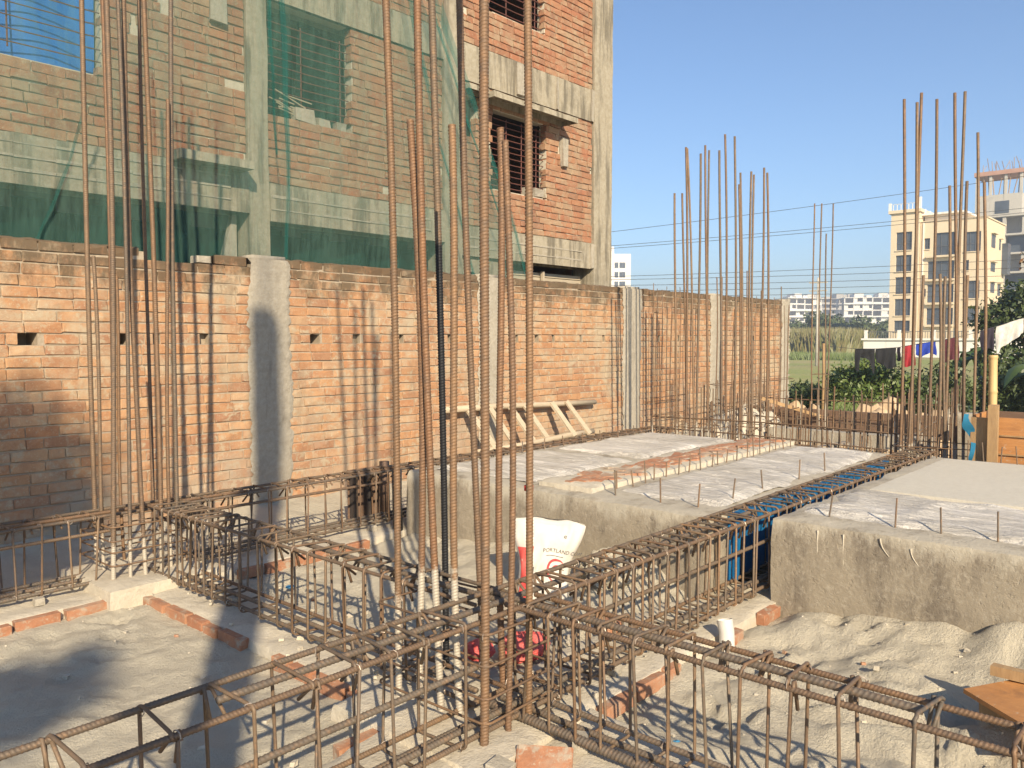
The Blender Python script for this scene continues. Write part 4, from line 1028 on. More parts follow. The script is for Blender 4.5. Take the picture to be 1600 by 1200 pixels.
crumple('sand_lump', 'pale lump of dried mortar beside the cement bag', 'rubble', 'sand', (4.02, 2.78, 0.10), 0.17, 0.15, 0.11, 14)
crumple('plastic_scrap', 'scrap of blue plastic under the lower right beam cage', 'scrap', 'blue_scrap', (2.70, 1.56, -0.065), 0.03, 0.02, 0.016, 21, 24)
crumple('plastic_scrap', 'tiny blue plastic scrap on the sand behind the slender beam cage', 'scrap', 'blue_scrap', (2.85, 4.4, -0.06), 0.025, 0.02, 0.008, 23, 20)
# white pipe stub standing in the sand
def pipe_stub():
    e = empty('pipe_stub', (3.72, 1.86, -0.05), 'short white plastic pipe stub standing in the sand', 'pipe')
    p = np.array([(3.72, 1.86, -0.10), (3.725, 1.87, 0.03), (3.73, 1.885, 0.085)])
    V, F = tube(p, [0.037, 0.038, 0.040], 18, cap=False); MB().add(V, F).build('pipe_wall', 'white_pvc', e, True)
    V, F = tube(p[1:], [0.033, 0.035], 18, cap=False); MB().add(V, [q[::-1] for q in F]).build('bore', 'white_pvc', e, True)
pipe_stub()
def loose(label, loc, rz, rx=0.0, sc=(1, 1, 1), mat='loose_brick', ry=0.0, cat='brick', name='loose_brick'):
    o = bpy.data.objects.new(name, brick_me(RS.randint(9), mat)); COL.objects.link(o); o.location = loc; o.rotation_euler = (rx, ry, rz); o.scale = sc
    return tag(o, label, cat)
loose('broken orange brick set in mortar at the bottom edge, below the nearest column', (2.20, 1.80, -0.012), -0.95, 0.5, (0.85, 0.9, 0.8))
loose('small concrete chunk beside the lower right beam cage', (2.36, 1.76, 0.012), 0.5, 0.0, (0.30, 0.55, 0.8), 'pilaster', cat='rubble', name='concrete_chunk')
loose('pale concrete chunk at the bottom edge left of the broken brick', (2.03, 1.86, 0.008), 0.2, 0.1, (0.35, 0.8, 0.6), 'pilaster', cat='rubble', name='concrete_chunk')
loose('half brick lying inside the long beam cage behind the nearest column', (3.42, 2.36, 0.02), 0.9, 0.0, (0.5, 0.9, 0.9))
for k, (x, y) in enumerate([(1.62, 5.02), (2.36, 4.2), (2.36, 3.25), (3.2, 5.02), (4.0, 5.02), (3.0, 2.05), (1.2, 2.07), (2.42, 1.2)]):
    loose(['grey spacer block under the wall-side cage at the left edge', 'spacer block under the slender cage near the wall column', 'spacer block under the middle of the slender cage', 'spacer block under the wall-side cage right of its column', 'spacer block under the wall-side cage near the block', 'spacer block under the long cage right of the column', 'spacer block under the long cage at lower left', 'spacer block under the cage at lower right'][k], (x, y, 0.012), RS.uniform(-.3, .3), 0, (0.22, 0.5, 0.62), 'pilaster', cat='spacer', name='spacer_block')
# small stones, crumbs and grit strewn over the sand
def grit():
    mb = MB()
    for k in range(420):
        x = RS.uniform(0.5, 4.6); y = RS.uniform(0.3, 6.3)
        if 2.1 < x < 2.7 or 1.9 < y < 2.5: z = -0.005
        else: z = float(sand_h(np.array(x), np.array(y)))
        s = 0.004+0.012*RS.rand()**3; v, f = box(-s, s, -s*0.8, s*0.8, -s*0.5, s*0.7, jit=s*0.35)
        a = RS.uniform(0, 3.1); c, d = math.cos(a), math.sin(a); v = np.stack([v[:, 0]*c-v[:, 1]*d, v[:, 0]*d+v[:, 1]*c, v[:, 2]], 1)+np.array((x, y, z))
        mb.add(v, f, RS.rand())
    tag(mb.build('grit', 'mortar'), 'small crumbs of mortar and grit scattered on the sand', 'grit', kind='stuff')
grit()
for k in range(9):
    x = RS.uniform(0.8, 4.2); y = RS.choice([RS.uniform(0.5, 1.7), RS.uniform(2.7, 4.6)]); z = float(sand_h(np.array(x), np.array(y)))
    loose('small orange brick crumb on the sand', (x, y, z+0.004), RS.uniform(0, 3), 0.2, (0.09, 0.2, 0.22), cat='rubble', name='brick_crumb')['group'] = 'brick crumbs scattered on the sand'
# timber ladder-like frame leaning on the wall
def ladder():
    e = empty('timber_frame', (7.5, 6.4, 0.3), 'weathered timber frame with slanted rungs leaning on the brick wall', 'timber frame')
    def bar(name, p, q, w, t):
        p = np.array(p, float); q = np.array(q, float); d = (q-p)/np.linalg.norm(q-p); a = np.cross(d, (0, -1.0, 0.3)); a /= np.linalg.norm(a); b = np.cross(d, a)
        v = [p+s*a*w/2+u*b*t/2 for s, u in ((-1, -1), (1, -1), (1, 1), (-1, 1))]+[q+s*a*w/2+u*b*t/2 for s, u in ((-1, -1), (1, -1), (1, 1), (-1, 1))]
        MB().add(np.array(v)+RS.uniform(-.003, .003, (8, 3)), BF).build(name, 'wood_grey', e)
    MB().add(*tube([(6.15, 6.45, 0.715), (7.0, 6.47, 0.70), (8.0, 6.46, 0.665), (8.98, 6.48, 0.635)], [0.038, 0.036, 0.034, 0.032], 8)).build('rail', 'wood_grey', e, True)
    MB().add(*tube([(6.35, 6.14, 0.255), (7.2, 6.16, 0.26), (8.0, 6.2, 0.29), (8.6, 6.24, 0.29)], 0.036, 8)).build('rail', 'wood_grey', e, True)
    for x, l in ((6.50, 0.16), (6.85, 0.14), (7.20, 0.14), (7.46, 0.15), (7.98, 0.15), (8.28, 0.16)): bar('rung', (x, 6.43, 0.69), (x+l, 6.17, 0.275), 0.075, 0.025)
ladder()
# dark steel formwork behind the wall-side cage, and a black pipe at the block corner
def darkform():
    e = empty('steel_form', (4.35, 5.37, 0), 'dark steel formwork panel behind the wall-side beam cage', 'formwork')
    bbox('plate', 'formwork_brown', e, 4.06, 4.46, 5.40, 5.412, 0.02, 0.42)
    for x in (4.07, 4.22, 4.41): bbox('rib', 'steel_dark', e, x, x+0.035, 5.35, 5.398, 0.03, 0.41)
    o = MB().add(*tube([(4.36, 5.30, 0.03), (4.36, 5.305, 0.47)], 0.042, 12)).build('prop', 'formwork_brown', e, True)
    tag(MB().add(*tube([(4.17, 4.91, -0.02), (4.165, 4.915, 0.20), (4.17, 4.92, 0.47)], [0.040, 0.037, 0.040], 14)).build('black_pipe', 'black_pipe', None, True), 'black pipe standing at the near corner of the block by the wall', 'pipe')
darkform()
# plywood offcut on the sand at lower right
def ply():
    e = empty('plywood_board', (3.5, 0.55, 0.08), 'orange plywood offcut propped on the sand at the lower right edge', 'plywood')
    c = np.array([(3.55, 0.765), (3.80, 0.56), (3.55, -0.1), (3.20, 0.40)]); z = np.array([0.105, 0.14, 0.16, 0.13])
    v = np.concatenate([np.column_stack([c, z-0.009]), np.column_stack([c, z+0.009])]); MB().add(v, BF).build('sheet', 'plywood', e)
    MB().add(*box(3.60, 3.655, 0.30, 0.72, 0.005, 0.105, jit=0.004)).build('batten', 'timber', e)
    MB().add(*box(3.68, 3.73, 0.40, 0.70, 0.142, 0.185, jit=0.004)).build('batten', 'timber', e)
ply()
# plywood formwork box at the far end of the right block
def formbox():
    e = empty('formwork_box', (8.0, 1.2, 0.4), 'orange plywood formwork box at the far end of the right block', 'formwork')
    bbox('panel', 'plywood', e, 7.98, 8.0, -1.0, 1.58, 0.28, 0.82); bbox('panel', 'plywood', e, 8.005, 8.5, 1.70, 1.72, 0.28, 0.83)
    bbox('panel', 'formwork_brown', e, 8.42, 8.44, -1.0, 1.695, 0.28, 0.84)
    for z in (0.50, 0.66): bbox('board_edge', 'timber', e, 7.965, 7.978, -1.0, 1.575, z, z+0.012)
    bbox('edge_strip', 'timber', e, 7.93, 7.975, 1.585, 1.72, 0.25, 0.815, jit=0.004)
    bbox('post', 'timber', e, 7.86, 7.92, 1.50, 1.575, 0.3, 0.93, jit=0.006)
formbox()
def bamboo():
    e = empty('bamboo_post', (8.12, 1.575, 0.2), 'upright yellow bamboo post behind the plywood formwork', 'bamboo')
    zs = []; rs = []
    for k in range(5):
        z = 0.1+k*0.30; zs += [z, z+0.02, z+0.03, z+0.05, z+0.25]; rs += [0.034, 0.034, 0.039, 0.034, 0.033]
    p = [(8.12+0.006*z, 1.575+0.02*z, z) for z in zs if z < 1.50]; MB().add(*tube(p, rs[:len(p)], 12)).build('culm', 'bamboo', e, True)
bamboo()
t = np.linspace(0, 1, 14)
A, B = np.meshgrid(t, np.array((-1.0, 0.0, 1.0)), indexing='ij')
v, f = grid_mesh(7.92-0.02*np.sin(A*9), 1.72+(0.018+0.03*np.exp(-((A-0.72)/0.12)**2))*B-0.03*np.sin(A*5), 0.42+0.42*A)
tag(MB().add(v, f).build('strap', 'strap_blue', None, True), 'torn blue plastic strap hanging at the plywood formwork corner', 'strap')

# ---- pit clutter behind the blocks
tag(rough_block(12.95, 13.05, 1.9, 6.3, 0.02, 0.36, 0.15, 0.01, 201, 0.01).build('plank_wall', 'formwork_brown', None, True), 'brown plank shuttering wall across the back of the pit', 'formwork')
tag(rough_block(11.4, 11.7, 2.9, 5.1, 0.02, 0.20, 0.1, 0.02, 203, 0.02).build('ground_beam', 'pilaster', None, True), 'pale concrete ground beam spanning the pit', 'beam')
tag(rough_block(9.9, 10.2, 2.6, 4.9, -0.5, -0.08, 0.1, 0.02, 205, 0.02).build('ground_beam', 'mortar', None, True), 'low grey concrete beam in the pit nearer the blocks', 'beam')
tag(rough_block(12.1, 12.3, -2.0, 2.84, -0.5, 0.50, 0.12, 0.015, 207, 0.02).build('low_wall', 'block_concrete', None, True), 'low grey concrete wall behind the bamboo post', 'wall')
def plank(label, p, q, w, t, mat='timber'):
    p = np.array(p, float); q = np.array(q, float); d = (q-p)/np.linalg.norm(q-p); a = np.cross(d, UP); a /= np.linalg.norm(a)+1e-9; b = np.cross(a, d)
    v = [c+s*a*w/2+u*b*t/2 for c in (p, q) for s, u in ((-1, -1), (1, -1), (1, 1), (-1, 1))]
    tag(MB().add(np.array(v)+RS.uniform(-.004, .004, (8, 3)), BF).build('plank', mat), label, 'plank')
plank('pale sloping plank in the pit behind the left block', (9.0, 4.15, 0.10), (9.75, 3.4, 0.27), 0.16, 0.03, 'wood_grey')
plank('plank lying flat across the pit below the ground beam', (10.3, 2.8, 0.0), (10.4, 4.7, 0.02), 0.18, 0.03, 'wood_grey')
plank('short upright board in the pit left of the right cage', (9.1, 3.2, -0.4), (9.12, 3.2, 0.2), 0.14, 0.03)
plank('short upright board behind the sloping plank', (9.5, 3.5, -0.4), (9.52, 3.5, 0.16), 0.12, 0.03)
plank('dark upright board at the pit corner', (9.15, 2.7, -0.4), (9.15, 2.7, 0.12), 0.16, 0.03, 'formwork_brown')
plank('orange-brown board standing against the left far column cage', (8.72, 4.05, -0.4), (8.74, 4.05, 0.30), 0.12, 0.03, 'plywood')
plank('crooked timber leaning over the scrap heap', (12.2, 5.6, 0.55), (12.9, 4.9, 0.25), 0.08, 0.05)
def heap(name, label, cat, mat, cx, cy, rx, ry, h, z0, seed, jag=0.0):
    r = np.linspace(0, 1, 22); a = np.linspace(0, 2*math.pi, 60); A, B = np.meshgrid(r, a, indexing='ij')
    X = cx+rx*A*np.cos(B); Y = cy+ry*A*np.sin(B)
    Z = z0+h*(1-A**3.0)*(0.45+0.9*fbm(X*1.7, Y*1.7, seed))+jag*(1-A**2)*(fbm(X*5, Y*5, seed+3)-0.5)
    v, f = grid_mesh(X, Y, Z); return tag(MB().add(v, f).build(name, mat, None, True), label, cat)
heap('earth_heap', 'jagged tan earth heap behind the pit, below the bush', 'heap', 'earth', 14.9, 4.3, 1.2, 1.9, 0.98, -0.6, 5, 0.6)
heap('earth_heap', 'smaller tan earth heap at the foot of the far wall end', 'heap', 'earth', 15.3, 6.0, 0.9, 0.9, 0.85, -0.6, 8, 0.4)
heap('earth_heap', 'dark rubble heap beside the wall in the pit', 'heap', 'mortar', 11.6, 5.6, 1.4, 0.6, 0.85, -0.5, 11, 0.3)
def scrap():
    e = empty('scrap_heap', (12.2, 5.4, 0.2), 'tangled heap of bent scrap rebar by the far wall', 'scrap heap')
    for k in range(34):
        c = np.array((RS.uniform(11.0, 12.6), RS.uniform(5.0, 5.9), RS.uniform(0.1, 0.55))); d = np.array((RS.uniform(-1, 1), RS.uniform(-1, 1), RS.uniform(-0.25, 0.25))); L = RS.uniform(0.3, 0.8)
        p = [c-d*L/2, c+RS.uniform(-.06, .06, 3), c+d*L/2+RS.uniform(-.1, .1, 3)]
        MB().add(*tube(p, 0.008, 5), RS.rand()).build('bent_bar', 'rebar', e)
scrap()

# ================================================================== beyond the site
def leaves(mb, c, r, n, s, up=0.3, shell=0.55):
    # n small leaf quads spread through an ellipsoid, denser towards its skin
    d = RS.normal(size=(n, 3)); d /= np.linalg.norm(d, axis=1)[:, None]
    rr = (shell+(1-shell)*RS.rand(n))*(0.75+0.5*RS.rand(n)); P = np.array(c)+d*rr[:, None]*np.array(r)
    a = RS.normal(size=(n, 3)); a /= np.linalg.norm(a, axis=1)[:, None]; b = np.cross(a, d+up*UP+RS.normal(size=(n, 3))*0.4); b /= np.linalg.norm(b, axis=1)[:, None]+1e-9
    sz = s*(0.6+0.8*RS.rand(n))[:, None]
    V = np.stack([P-a*sz, P+b*sz*0.45, P+a*sz, P-b*sz*0.45], 1).reshape(-1, 3)
    F = [(4*i, 4*i+1, 4*i+2, 4*i+3) for i in range(n)]
    k = mb.n; mb.v.append(V); mb.f.extend([tuple(j+k for j in q) for q in F]); mb.n += len(V); mb.r.append(np.repeat(RS.rand(n), 4))
def tree(name, label, cat, base, trunk_h, r0, clumps, n, s, mat, group=None):
    e = empty(name, base, label, cat, group); b = np.array(base, float)
    top = b+np.array((0.05*trunk_h, 0.03*trunk_h, trunk_h)); mt = MB()
    mt.add(*tube([b-np.array((0, 0, 0.3)), b+(top-b)*0.4+np.array((0.03, -0.02, 0))*trunk_h, top], [r0, r0*0.8, r0*0.55], 8))
    for (c, r) in clumps:
        c = np.array(c, float); m = (top+c)/2+np.array((0, 0, -0.05*trunk_h)); mt.add(*tube([top-(top-b)*0.15, m, c], [r0*0.5, r0*0.35, r0*0.12], 6))
    mt.build('trunk', 'bark', e, True)
    mb = MB(); tot = sum(r[0]*r[2] for c, r in clumps)
    for (c, r) in clumps: leaves(mb, c, r, int(n*r[0]*r[2]/tot), s)
    mb.build('crown', mat, e)
    return e
def blob(c, R, k, spread=0.75, rr=(0.35, 0.6)):
    out = []
    for i in range(k):
        d = RS.normal(size=3); d /= np.linalg.norm(d); q = RS.uniform(*rr)
        out.append(((c[0]+d[0]*R[0]*spread*RS.rand()**0.4, c[1]+d[1]*R[1]*spread*RS.rand()**0.4, c[2]+d[2]*R[2]*spread*RS.rand()**0.4), (R[0]*q, R[1]*q, R[2]*q)))
    return out
# bushes behind the pit
tree('bush', 'sunlit green bush below the black shirts', 'bush', (19.6, 6.4, -0.6), 0.5, 0.05, blob((19.6, 6.4, 0.35), (0.8, 1.0, 0.65), 12), 5200, 0.055, 'leaf_bush')
tree('bush', 'green bush below the red and blue clothes', 'bush', (20.4, 5.2, -0.6), 0.5, 0.05, blob((20.4, 5.2, 0.25), (0.8, 1.0, 0.75), 11), 4600, 0.06, 'leaf_dark')
tree('bush', 'low dark bush at the foot of the far wall end', 'bush', (20.0, 8.3, -0.6), 0.3, 0.04, blob((20.0, 8.2, -0.05), (0.8, 0.7, 0.5), 8), 2600, 0.06, 'leaf_dark')
tree('bush', 'dark leafy shrub behind the right rebar cluster', 'bush', (21.6, 4.0, -0.6), 0.6, 0.05, blob((21.6, 4.0, 0.45), (0.9, 0.9, 1.0), 11), 4200, 0.07, 'leaf_dark')
tree('tree', 'dark spreading tree at the right edge behind the white sheet', 'tree', (25.5, 4.0, -0.6), 1.9, 0.11, blob((25.4, 3.9, 2.0), (1.5, 1.7, 1.1), 15), 9000, 0.075, 'leaf_dark')
tree('tree', 'reddish leaved tree at the right edge before the grey building', 'tree', (36.0, 5.2, -0.6), 3.2, 0.12, blob((36.0, 5.0, 3.8), (1.3, 1.6, 1.4), 10), 2600, 0.10, 'leaf_red')
tree('tree', 'dark tree low at the right edge behind the bamboo post', 'tree', (23.0, 2.6, -0.6), 1.0, 0.09, blob((23.0, 2.6, 0.8), (1.2, 1.2, 1.2), 14), 7000, 0.08, 'leaf_dark')
def banana(label, base, n, L, seed):
    rs = np.random.RandomState(seed); e = empty('banana_plant', base, label, 'banana plant'); b = np.array(base, float)
    MB().add(*tube([b, b+np.array((0.02, 0, 0.6)), b+np.array((0.05, 0.02, 1.1))], [0.11, 0.09, 0.06], 9)).build('stem', 'leaf_banana', e, True)
    for k in range(n):
        a = rs.uniform(0, 6.28); u = np.array((math.cos(a), math.sin(a), 0)); w = np.array((-u[1], u[0], 0)); t = np.linspace(0, 1, 15); s = np.linspace(-1, 1, 7)
        rise = rs.uniform(0.7, 1.3); l = L*rs.uniform(0.7, 1.1)
        A, B = np.meshgrid(t, s, indexing='ij'); wd = 0.26*np.sin(np.clip(A*1.02, 0, 1)*math.pi)**0.6*(1-0.2*A)
        wd = wd*(1-0.35*(vnoise(A*14+k, np.sign(B)*3+5, seed) > 0.72)*(np.abs(B) > 0.4))
        P = b+np.array((0.05, 0.02, 1.0))+(l*A*(1-0.25*A))[..., None]*u+(l*(rise*A-1.25*A**2.1))[..., None]*UP+(wd*B)[..., None]*w-(0.10*np.abs(B)*wd*2)[..., None]*UP
        v, f = grid_mesh(P[..., 0], P[..., 1], P[..., 2]); MB().add(v, f, rs.rand()).build('leaf', 'leaf_banana', e, True)
banana('banana plant with drooping leaves below the white sheet', (20.8, 2.9, -0.6), 9, 1.5, 3)
banana('banana plant left of the white sheet, one leaf upright', (23.0, 4.7, -0.2), 8, 1.7, 6)
banana('banana plant at the right edge behind the bamboo post', (19.0, 2.2, -0.6), 8, 1.3, 9)
# clothes line
CLN = [(18.0, 6.83, 1.33), (18.48, 6.31, 1.26), (18.77, 5.98, 1.26), (19.09, 5.62, 1.29), (19.35, 5.33, 1.36), (19.65, 4.98, 1.43), (20.09, 4.49, 1.56), (20.52, 4.01, 1.75), (20.89, 3.59, 1.93), (21.6, 2.8, 2.2)]
tag(MB().add(*tube(CLN, 0.006, 5)).build('clothes_line', 'cable'), 'thin clothes line carrying washing above the bushes', 'clothes line')
for lab, (x, y, h, top) in (('left wooden prop of the clothes line, behind the bush', (18.0, 6.83, 1.38, 0)), ('right wooden prop of the clothes line at the picture edge', (21.6, 2.8, 2.25, 0))):
    tag(MB().add(*tube([(x, y, -0.7), (x+0.03, y, h*0.5), (x, y, h)], 0.03, 7)).build('line_prop', 'timber', None, True), lab, 'post')
def at_line(s):
    P = np.array(CLN); k = int(min(s, len(P)-1.001)); return P[k]+(P[k+1]-P[k])*(s-k)
def garment(label, s0, s1, drop, mat, outline=None, seed=0, name='garment'):
    nu, nv = 22, 18; u = np.linspace(0, 1, nu); vv = np.linspace(0, 1, nv); A, B = np.meshgrid(u, vv, indexing='ij')
    base = np.array([at_line(s0+(s1-s0)*q) for q in u]); d = base[-1]-base[0]; n = np.array((-d[1], d[0], 0)); n /= np.linalg.norm(n)
    dr = drop*np.ones(nu) if outline is None else drop*np.interp(u, np.linspace(0, 1, len(outline)), outline)
    P = np.repeat(base[:, None, :], nv, 1); P[..., 2] -= B*dr[:, None]*(1+0.05*np.sin(A*9+seed))
    P = P+(0.035*np.sin(A*17+seed+B*2)*B**0.6+0.02*np.sin(A*7+B*5))[..., None]*n
    v, f = grid_mesh(P[..., 0], P[..., 1], P[..., 2])
    P2 = P+n*0.012; v2, f2 = grid_mesh(P2[..., 0], P2[..., 1], P2[..., 2])
    mb = MB().add(v, f).add(v2, [q[::-1] for q in f2]); tag(mb.build(name, mat, None, True), label, 'clothes', 'washing on the clothes line')
garment('black shirt with hanging sleeves, leftmost on the clothes line', 1.0, 1.98, 0.52, 'cloth_black', (0.85, 0.95, 0.38, 0.42, 0.40, 0.45, 1.0, 1.1), 1)
garment('black cloth right of the black shirt on the clothes line', 2.02, 2.96, 0.44, 'cloth_black', (0.65, 0.8, 0.95, 1.0, 1.0), 2)
garment('small dark cloth between the black and red clothes', 3.0, 3.2, 0.30, 'cloth_dark', None, 3)
garment('red garment on the clothes line', 3.28, 4.0, 0.46, 'cloth_red', None, 4)
garment('blue cloth on the clothes line', 4.05, 4.98, 0.30, 'cloth_blue', (0.8, 1.0, 0.9, 0.8, 1.0), 5)
garment('maroon garment behind the right rebar cluster', 5.3, 5.75, 0.5, 'cloth_maroon', None, 6)
garment('dark purple garment left of the white sheet', 6.5, 6.95, 0.52, 'cloth_dark', (0.7, 1.0, 0.8, 1.0), 7)
garment('large white sheet at the right end of the clothes line', 7.02, 8.05, 0.58, 'cloth_white', (1.0, 0.92, 0.80, 0.65, 0.60), 8)
# reeds, shrubs and the far tree line
def reeds(label, cx, cy, rx, ry, n, h, mat, z=-0.6):
    mb = MB(); P = np.stack([cx+rx*RS.uniform(-1, 1, n), cy+ry*RS.uniform(-1, 1, n), np.full(n, z)], 1)
    hh = h*(0.5+0.6*RS.rand(n)); l = RS.normal(size=(n, 2))*0.22; w = 0.035*h
    V = np.stack([P+np.array((-w, w, 0)), P+np.array((w, -w, 0)), P+np.column_stack([l*hh[:, None], hh])], 1).reshape(-1, 3)
    mb.v.append(V); mb.f = [(3*i, 3*i+1, 3*i+2) for i in range(n)]; mb.n = len(V); mb.r.append(np.repeat(RS.rand(n), 3))
    tag(mb.build('reeds', mat), label, 'reeds', kind='stuff')
reeds('tall brown reeds standing beyond the field', 112, 44.5, 7, 6.5, 6000, 3.4, 'leaf_reed')
reeds('green weeds along the field edge', 80, 32.0, 4, 8, 4000, 0.8, 'leaf_bush')
reeds('weeds and grass behind the pit', 24, 9.0, 3, 3, 4000, 0.35, 'leaf_bush')
k = 0
for (x, y, h, R) in ((150, 57, 6.5, 4.2), (153, 52, 5.6, 3.8), (157, 47.5, 6.2, 4.4), (146, 62, 5.2, 3.6), (140, 67, 4.6, 3.4), (133, 47, 4.2, 3.0), (128, 44, 3.8, 2.8)):
    lab = ['dark hazy tree below the white building frame', 'hazy tree right of the far pole', 'hazy tree just left of the cream building', 'hazy tree behind the far pole', 'hazy tree nearest the brick wall end', 'low hazy tree left of the white terrace', 'low hazy tree in front of the white terrace'][k]; k += 1
    tree('far_tree', lab, 'tree', (x, y, -0.6), h*0.35, 0.2, blob((x, y, h*0.55), (R, R, h*0.45), 9), 1500, 0.42, 'leaf_far', 'trees beyond the field')
# utility pole
pe = empty('utility_pole', (59.7, 23.16, -0.6), 'pale concrete utility pole beyond the field', 'pole')
MB().add(*tube([(59.7, 23.16, -0.7), (59.7, 23.16, 5.9)], [0.11, 0.07], 8)).build('shaft', 'far_grey', pe, True)
for z in (5.5, 4.9): bbox('crossarm', 'far_grey', pe, 59.62, 59.78, 22.5, 23.8, z, z+0.08)
# overhead cables
LN = [((957, 7.932), (1600, 11.266)), ((957, 6.931), (1600, 9.084)), ((957, 7.085), (1600, 9.353)), ((957, 5.231), (1600, 6.275)), ((957, 5.038), (1600, 5.773)), ((957, 4.689), (1600, 5.309)), ((957, 4.34), (1600, 4.921)), ((957, 4.03), (1600, 4.456))]
for k, ((_, za), (_, zb)) in enumerate(LN):
    a = np.array((41.42, 28.66, za)); b = np.array((58.0, 10.0, zb)); d = b-a; t = np.linspace(-0.55, 1.6, 30)
    P = a+t[:, None]*d; P[:, 2] += 0.35*(t*(t-1))
    tag(MB().add(*tube(P, 0.014, 4)).build('overhead_cable', 'cable'), ['topmost overhead cable crossing the sky', 'third overhead cable from the top', 'second overhead cable from the top', 'fourth overhead cable from the top', 'fifth overhead cable from the top', 'sixth overhead cable from the top', 'seventh overhead cable from the top', 'lowest overhead cable just above the wall'][k], 'cable', 'overhead cables')

# ---- buildings in the distance
def cream_house():
    X0 = 118.6; e = empty('apartment_building', (X0, 30, -0.6), 'cream apartment building with dark windows behind the right rebar cluster', 'building')
    def zz(y): return 1.5+(528-y)*(107/1277)
    def wall_open(x, y0, y1, z0, z1, ops, parent=e, dep=0.35):
        # front wall of piers and bands around real openings, facing -X
        ys = sorted({y0, y1} | {q[k] for q in ops for k in (0, 1)}); zs = sorted({z0, z1} | {q[k] for q in ops for k in (2, 3)}); mb = MB()
        for i in range(len(ys)-1):
            for j in range(len(zs)-1):
                cy, cz = (ys[i]+ys[i+1])/2, (zs[j]+zs[j+1])/2
                if not any(q[0] < cy < q[1] and q[2] < cz < q[3] for q in ops): mb.add(*box(x, x+dep, ys[i], ys[i+1], zs[j], zs[j+1]))
        mb.build('front_wall', 'far_cream', parent)
        for q in ops:
            w = bbox('window', 'far_glass', parent, x+dep-0.1, x+dep-0.05, q[0], q[1], q[2], q[3])
            n = max(1, int((q[1]-q[0])/0.9)); m = MB()
            for k in range(1, n+1):
                yy = q[0]+(q[1]-q[0])*k/(n+1); m.add(*box(x+dep-0.17, x+dep-0.101, yy-0.03, yy+0.03, q[2], q[3]))
            m.add(*box(x+dep-0.17, x+dep-0.101, q[0], q[1], (q[2]+q[3])/2-0.3, (q[2]+q[3])/2-0.24)); m.build('frame', 'far_frame', w)
            bbox('sill', 'far_cream', w, x-0.12, x-0.002, q[0]-0.08, q[1]+0.08, q[2]-0.12, q[2]-0.02)
    rows = [(358, 387), (395, 421), (430, 457), (465, 492), (500, 517)]
    wall_open(X0-0.5, 32.4, 36.0, -0.6, zz(335)+0.6, [(33.3, 35.3, zz(b), zz(a)) for a, b in rows])
    bbox('tower', 'far_cream', e, X0-0.14, X0+11, 32.45, 35.98, -0.6, zz(335)+0.55)
    bbox('parapet', 'far_cream', e, X0-0.8, X0+11.2, 32.2, 36.3, zz(335)+0.61, zz(330)+0.6)
    ops = []
    for a, b in [(363, 398), (407, 435), (444, 472), (481, 507)]:
        ops.append((28.2, 31.4 if a != 363 else 30.7, zz(b), zz(a)))
        if a in (363, 444): ops.append((31.55, 32.0, zz(b)+0.8, zz(a)-0.5) if a == 444 else (31.2, 31.9, zz(b)+0.9, zz(a)-0.6))
    for a, b in [(365, 395), (440, 467)]: ops.append((25.2, 27.1, zz(b), zz(a)))
    ops += [(26.5, 27.1, zz(424), zz(408)), (25.2, 27.1, zz(505), zz(480))]
    wall_open(X0, 24.6, 32.4, -0.6, zz(345), ops)
    bbox('body', 'far_cream', e, X0+0.36, X0+11, 24.62, 32.39, -0.6, zz(345)-0.02)
    # side face: thin wall with windows
    for x0, x1, a, b in [(3.0, 5.2, 367, 387), (7.6, 8.4, 371, 387), (3.0, 5.4, 411, 424), (3.2, 5.4, 442, 457), (7.4, 9.0, 442, 460), (3.2, 5.4, 485, 500)]:
        w = bbox('window', 'far_glass', e, X0+x0, X0+x1, 24.58, 24.615, zz(b), zz(a)); bbox('frame', 'far_frame', w, X0+(x0+x1)/2-0.05, X0+(x0+x1)/2+0.05, 24.55, 24.578, zz(b), zz(a)); bbox('sunshade', 'far_cream', w, X0+x0-0.2, X0+x1+0.2, 24.2, 24.6, zz(a)+0.1, zz(a)+0.2)
    bbox('side_balcony', 'far_glass', e, X0+9.4, X0+11.2, 23.9, 24.6, zz(425), zz(375))
    for a in (398.5, 435.5, 472.5, 507.5): bbox('balcony_slab', 'far_cream', e, X0-0.5, X0-0.01, 28.1, 31.5, zz(a)-0.25, zz(a))
    # roof room, stair roof, railings
    bbox('roof_room', 'far_white', e, X0+1.5, X0+9, 28.0, 32.3, zz(345), zz(333)); bbox('roof_slab', 'far_white', e, X0+0.5, X0+10, 27.2, 32.5, zz(333)+0.02, zz(330))
    bbox('roof_edge', 'far_cream', e, X0-0.1, X0+11.2, 24.5, 32.3, zz(345)+0.001, zz(343))
    mb = MB()
    for y in np.linspace(32.3, 36.2, 9): mb.add(*box(X0-0.7, X0-0.62, y-0.04, y+0.04, zz(330)+0.6, zz(320)+0.6))
    mb.add(*box(X0-0.7, X0-0.62, 32.3, 36.2, zz(320)+0.55, zz(320)+0.6)); mb.add(*box(X0-0.75, X0-0.45, 32.2, 32.5, zz(330)+0.6, zz(312)+0.6)); mb.add(*box(X0-0.75, X0-0.45, 36.0, 36.3, zz(330)+0.6, zz(318)+0.6))
    for x in np.linspace(1, 10, 5): mb.add(*box(X0+x, X0+x+0.25, 32.1, 32.3, zz(330), zz(322)))
    tag(mb.build('railing', 'far_white', e), kind='stuff')
    # drain pipes
    for y in (32.0, 27.8): bbox('drain_pipe', 'far_white', e, X0-0.15, X0-0.01, y-0.06, y+0.06, 0.5, zz(346))
cream_house()
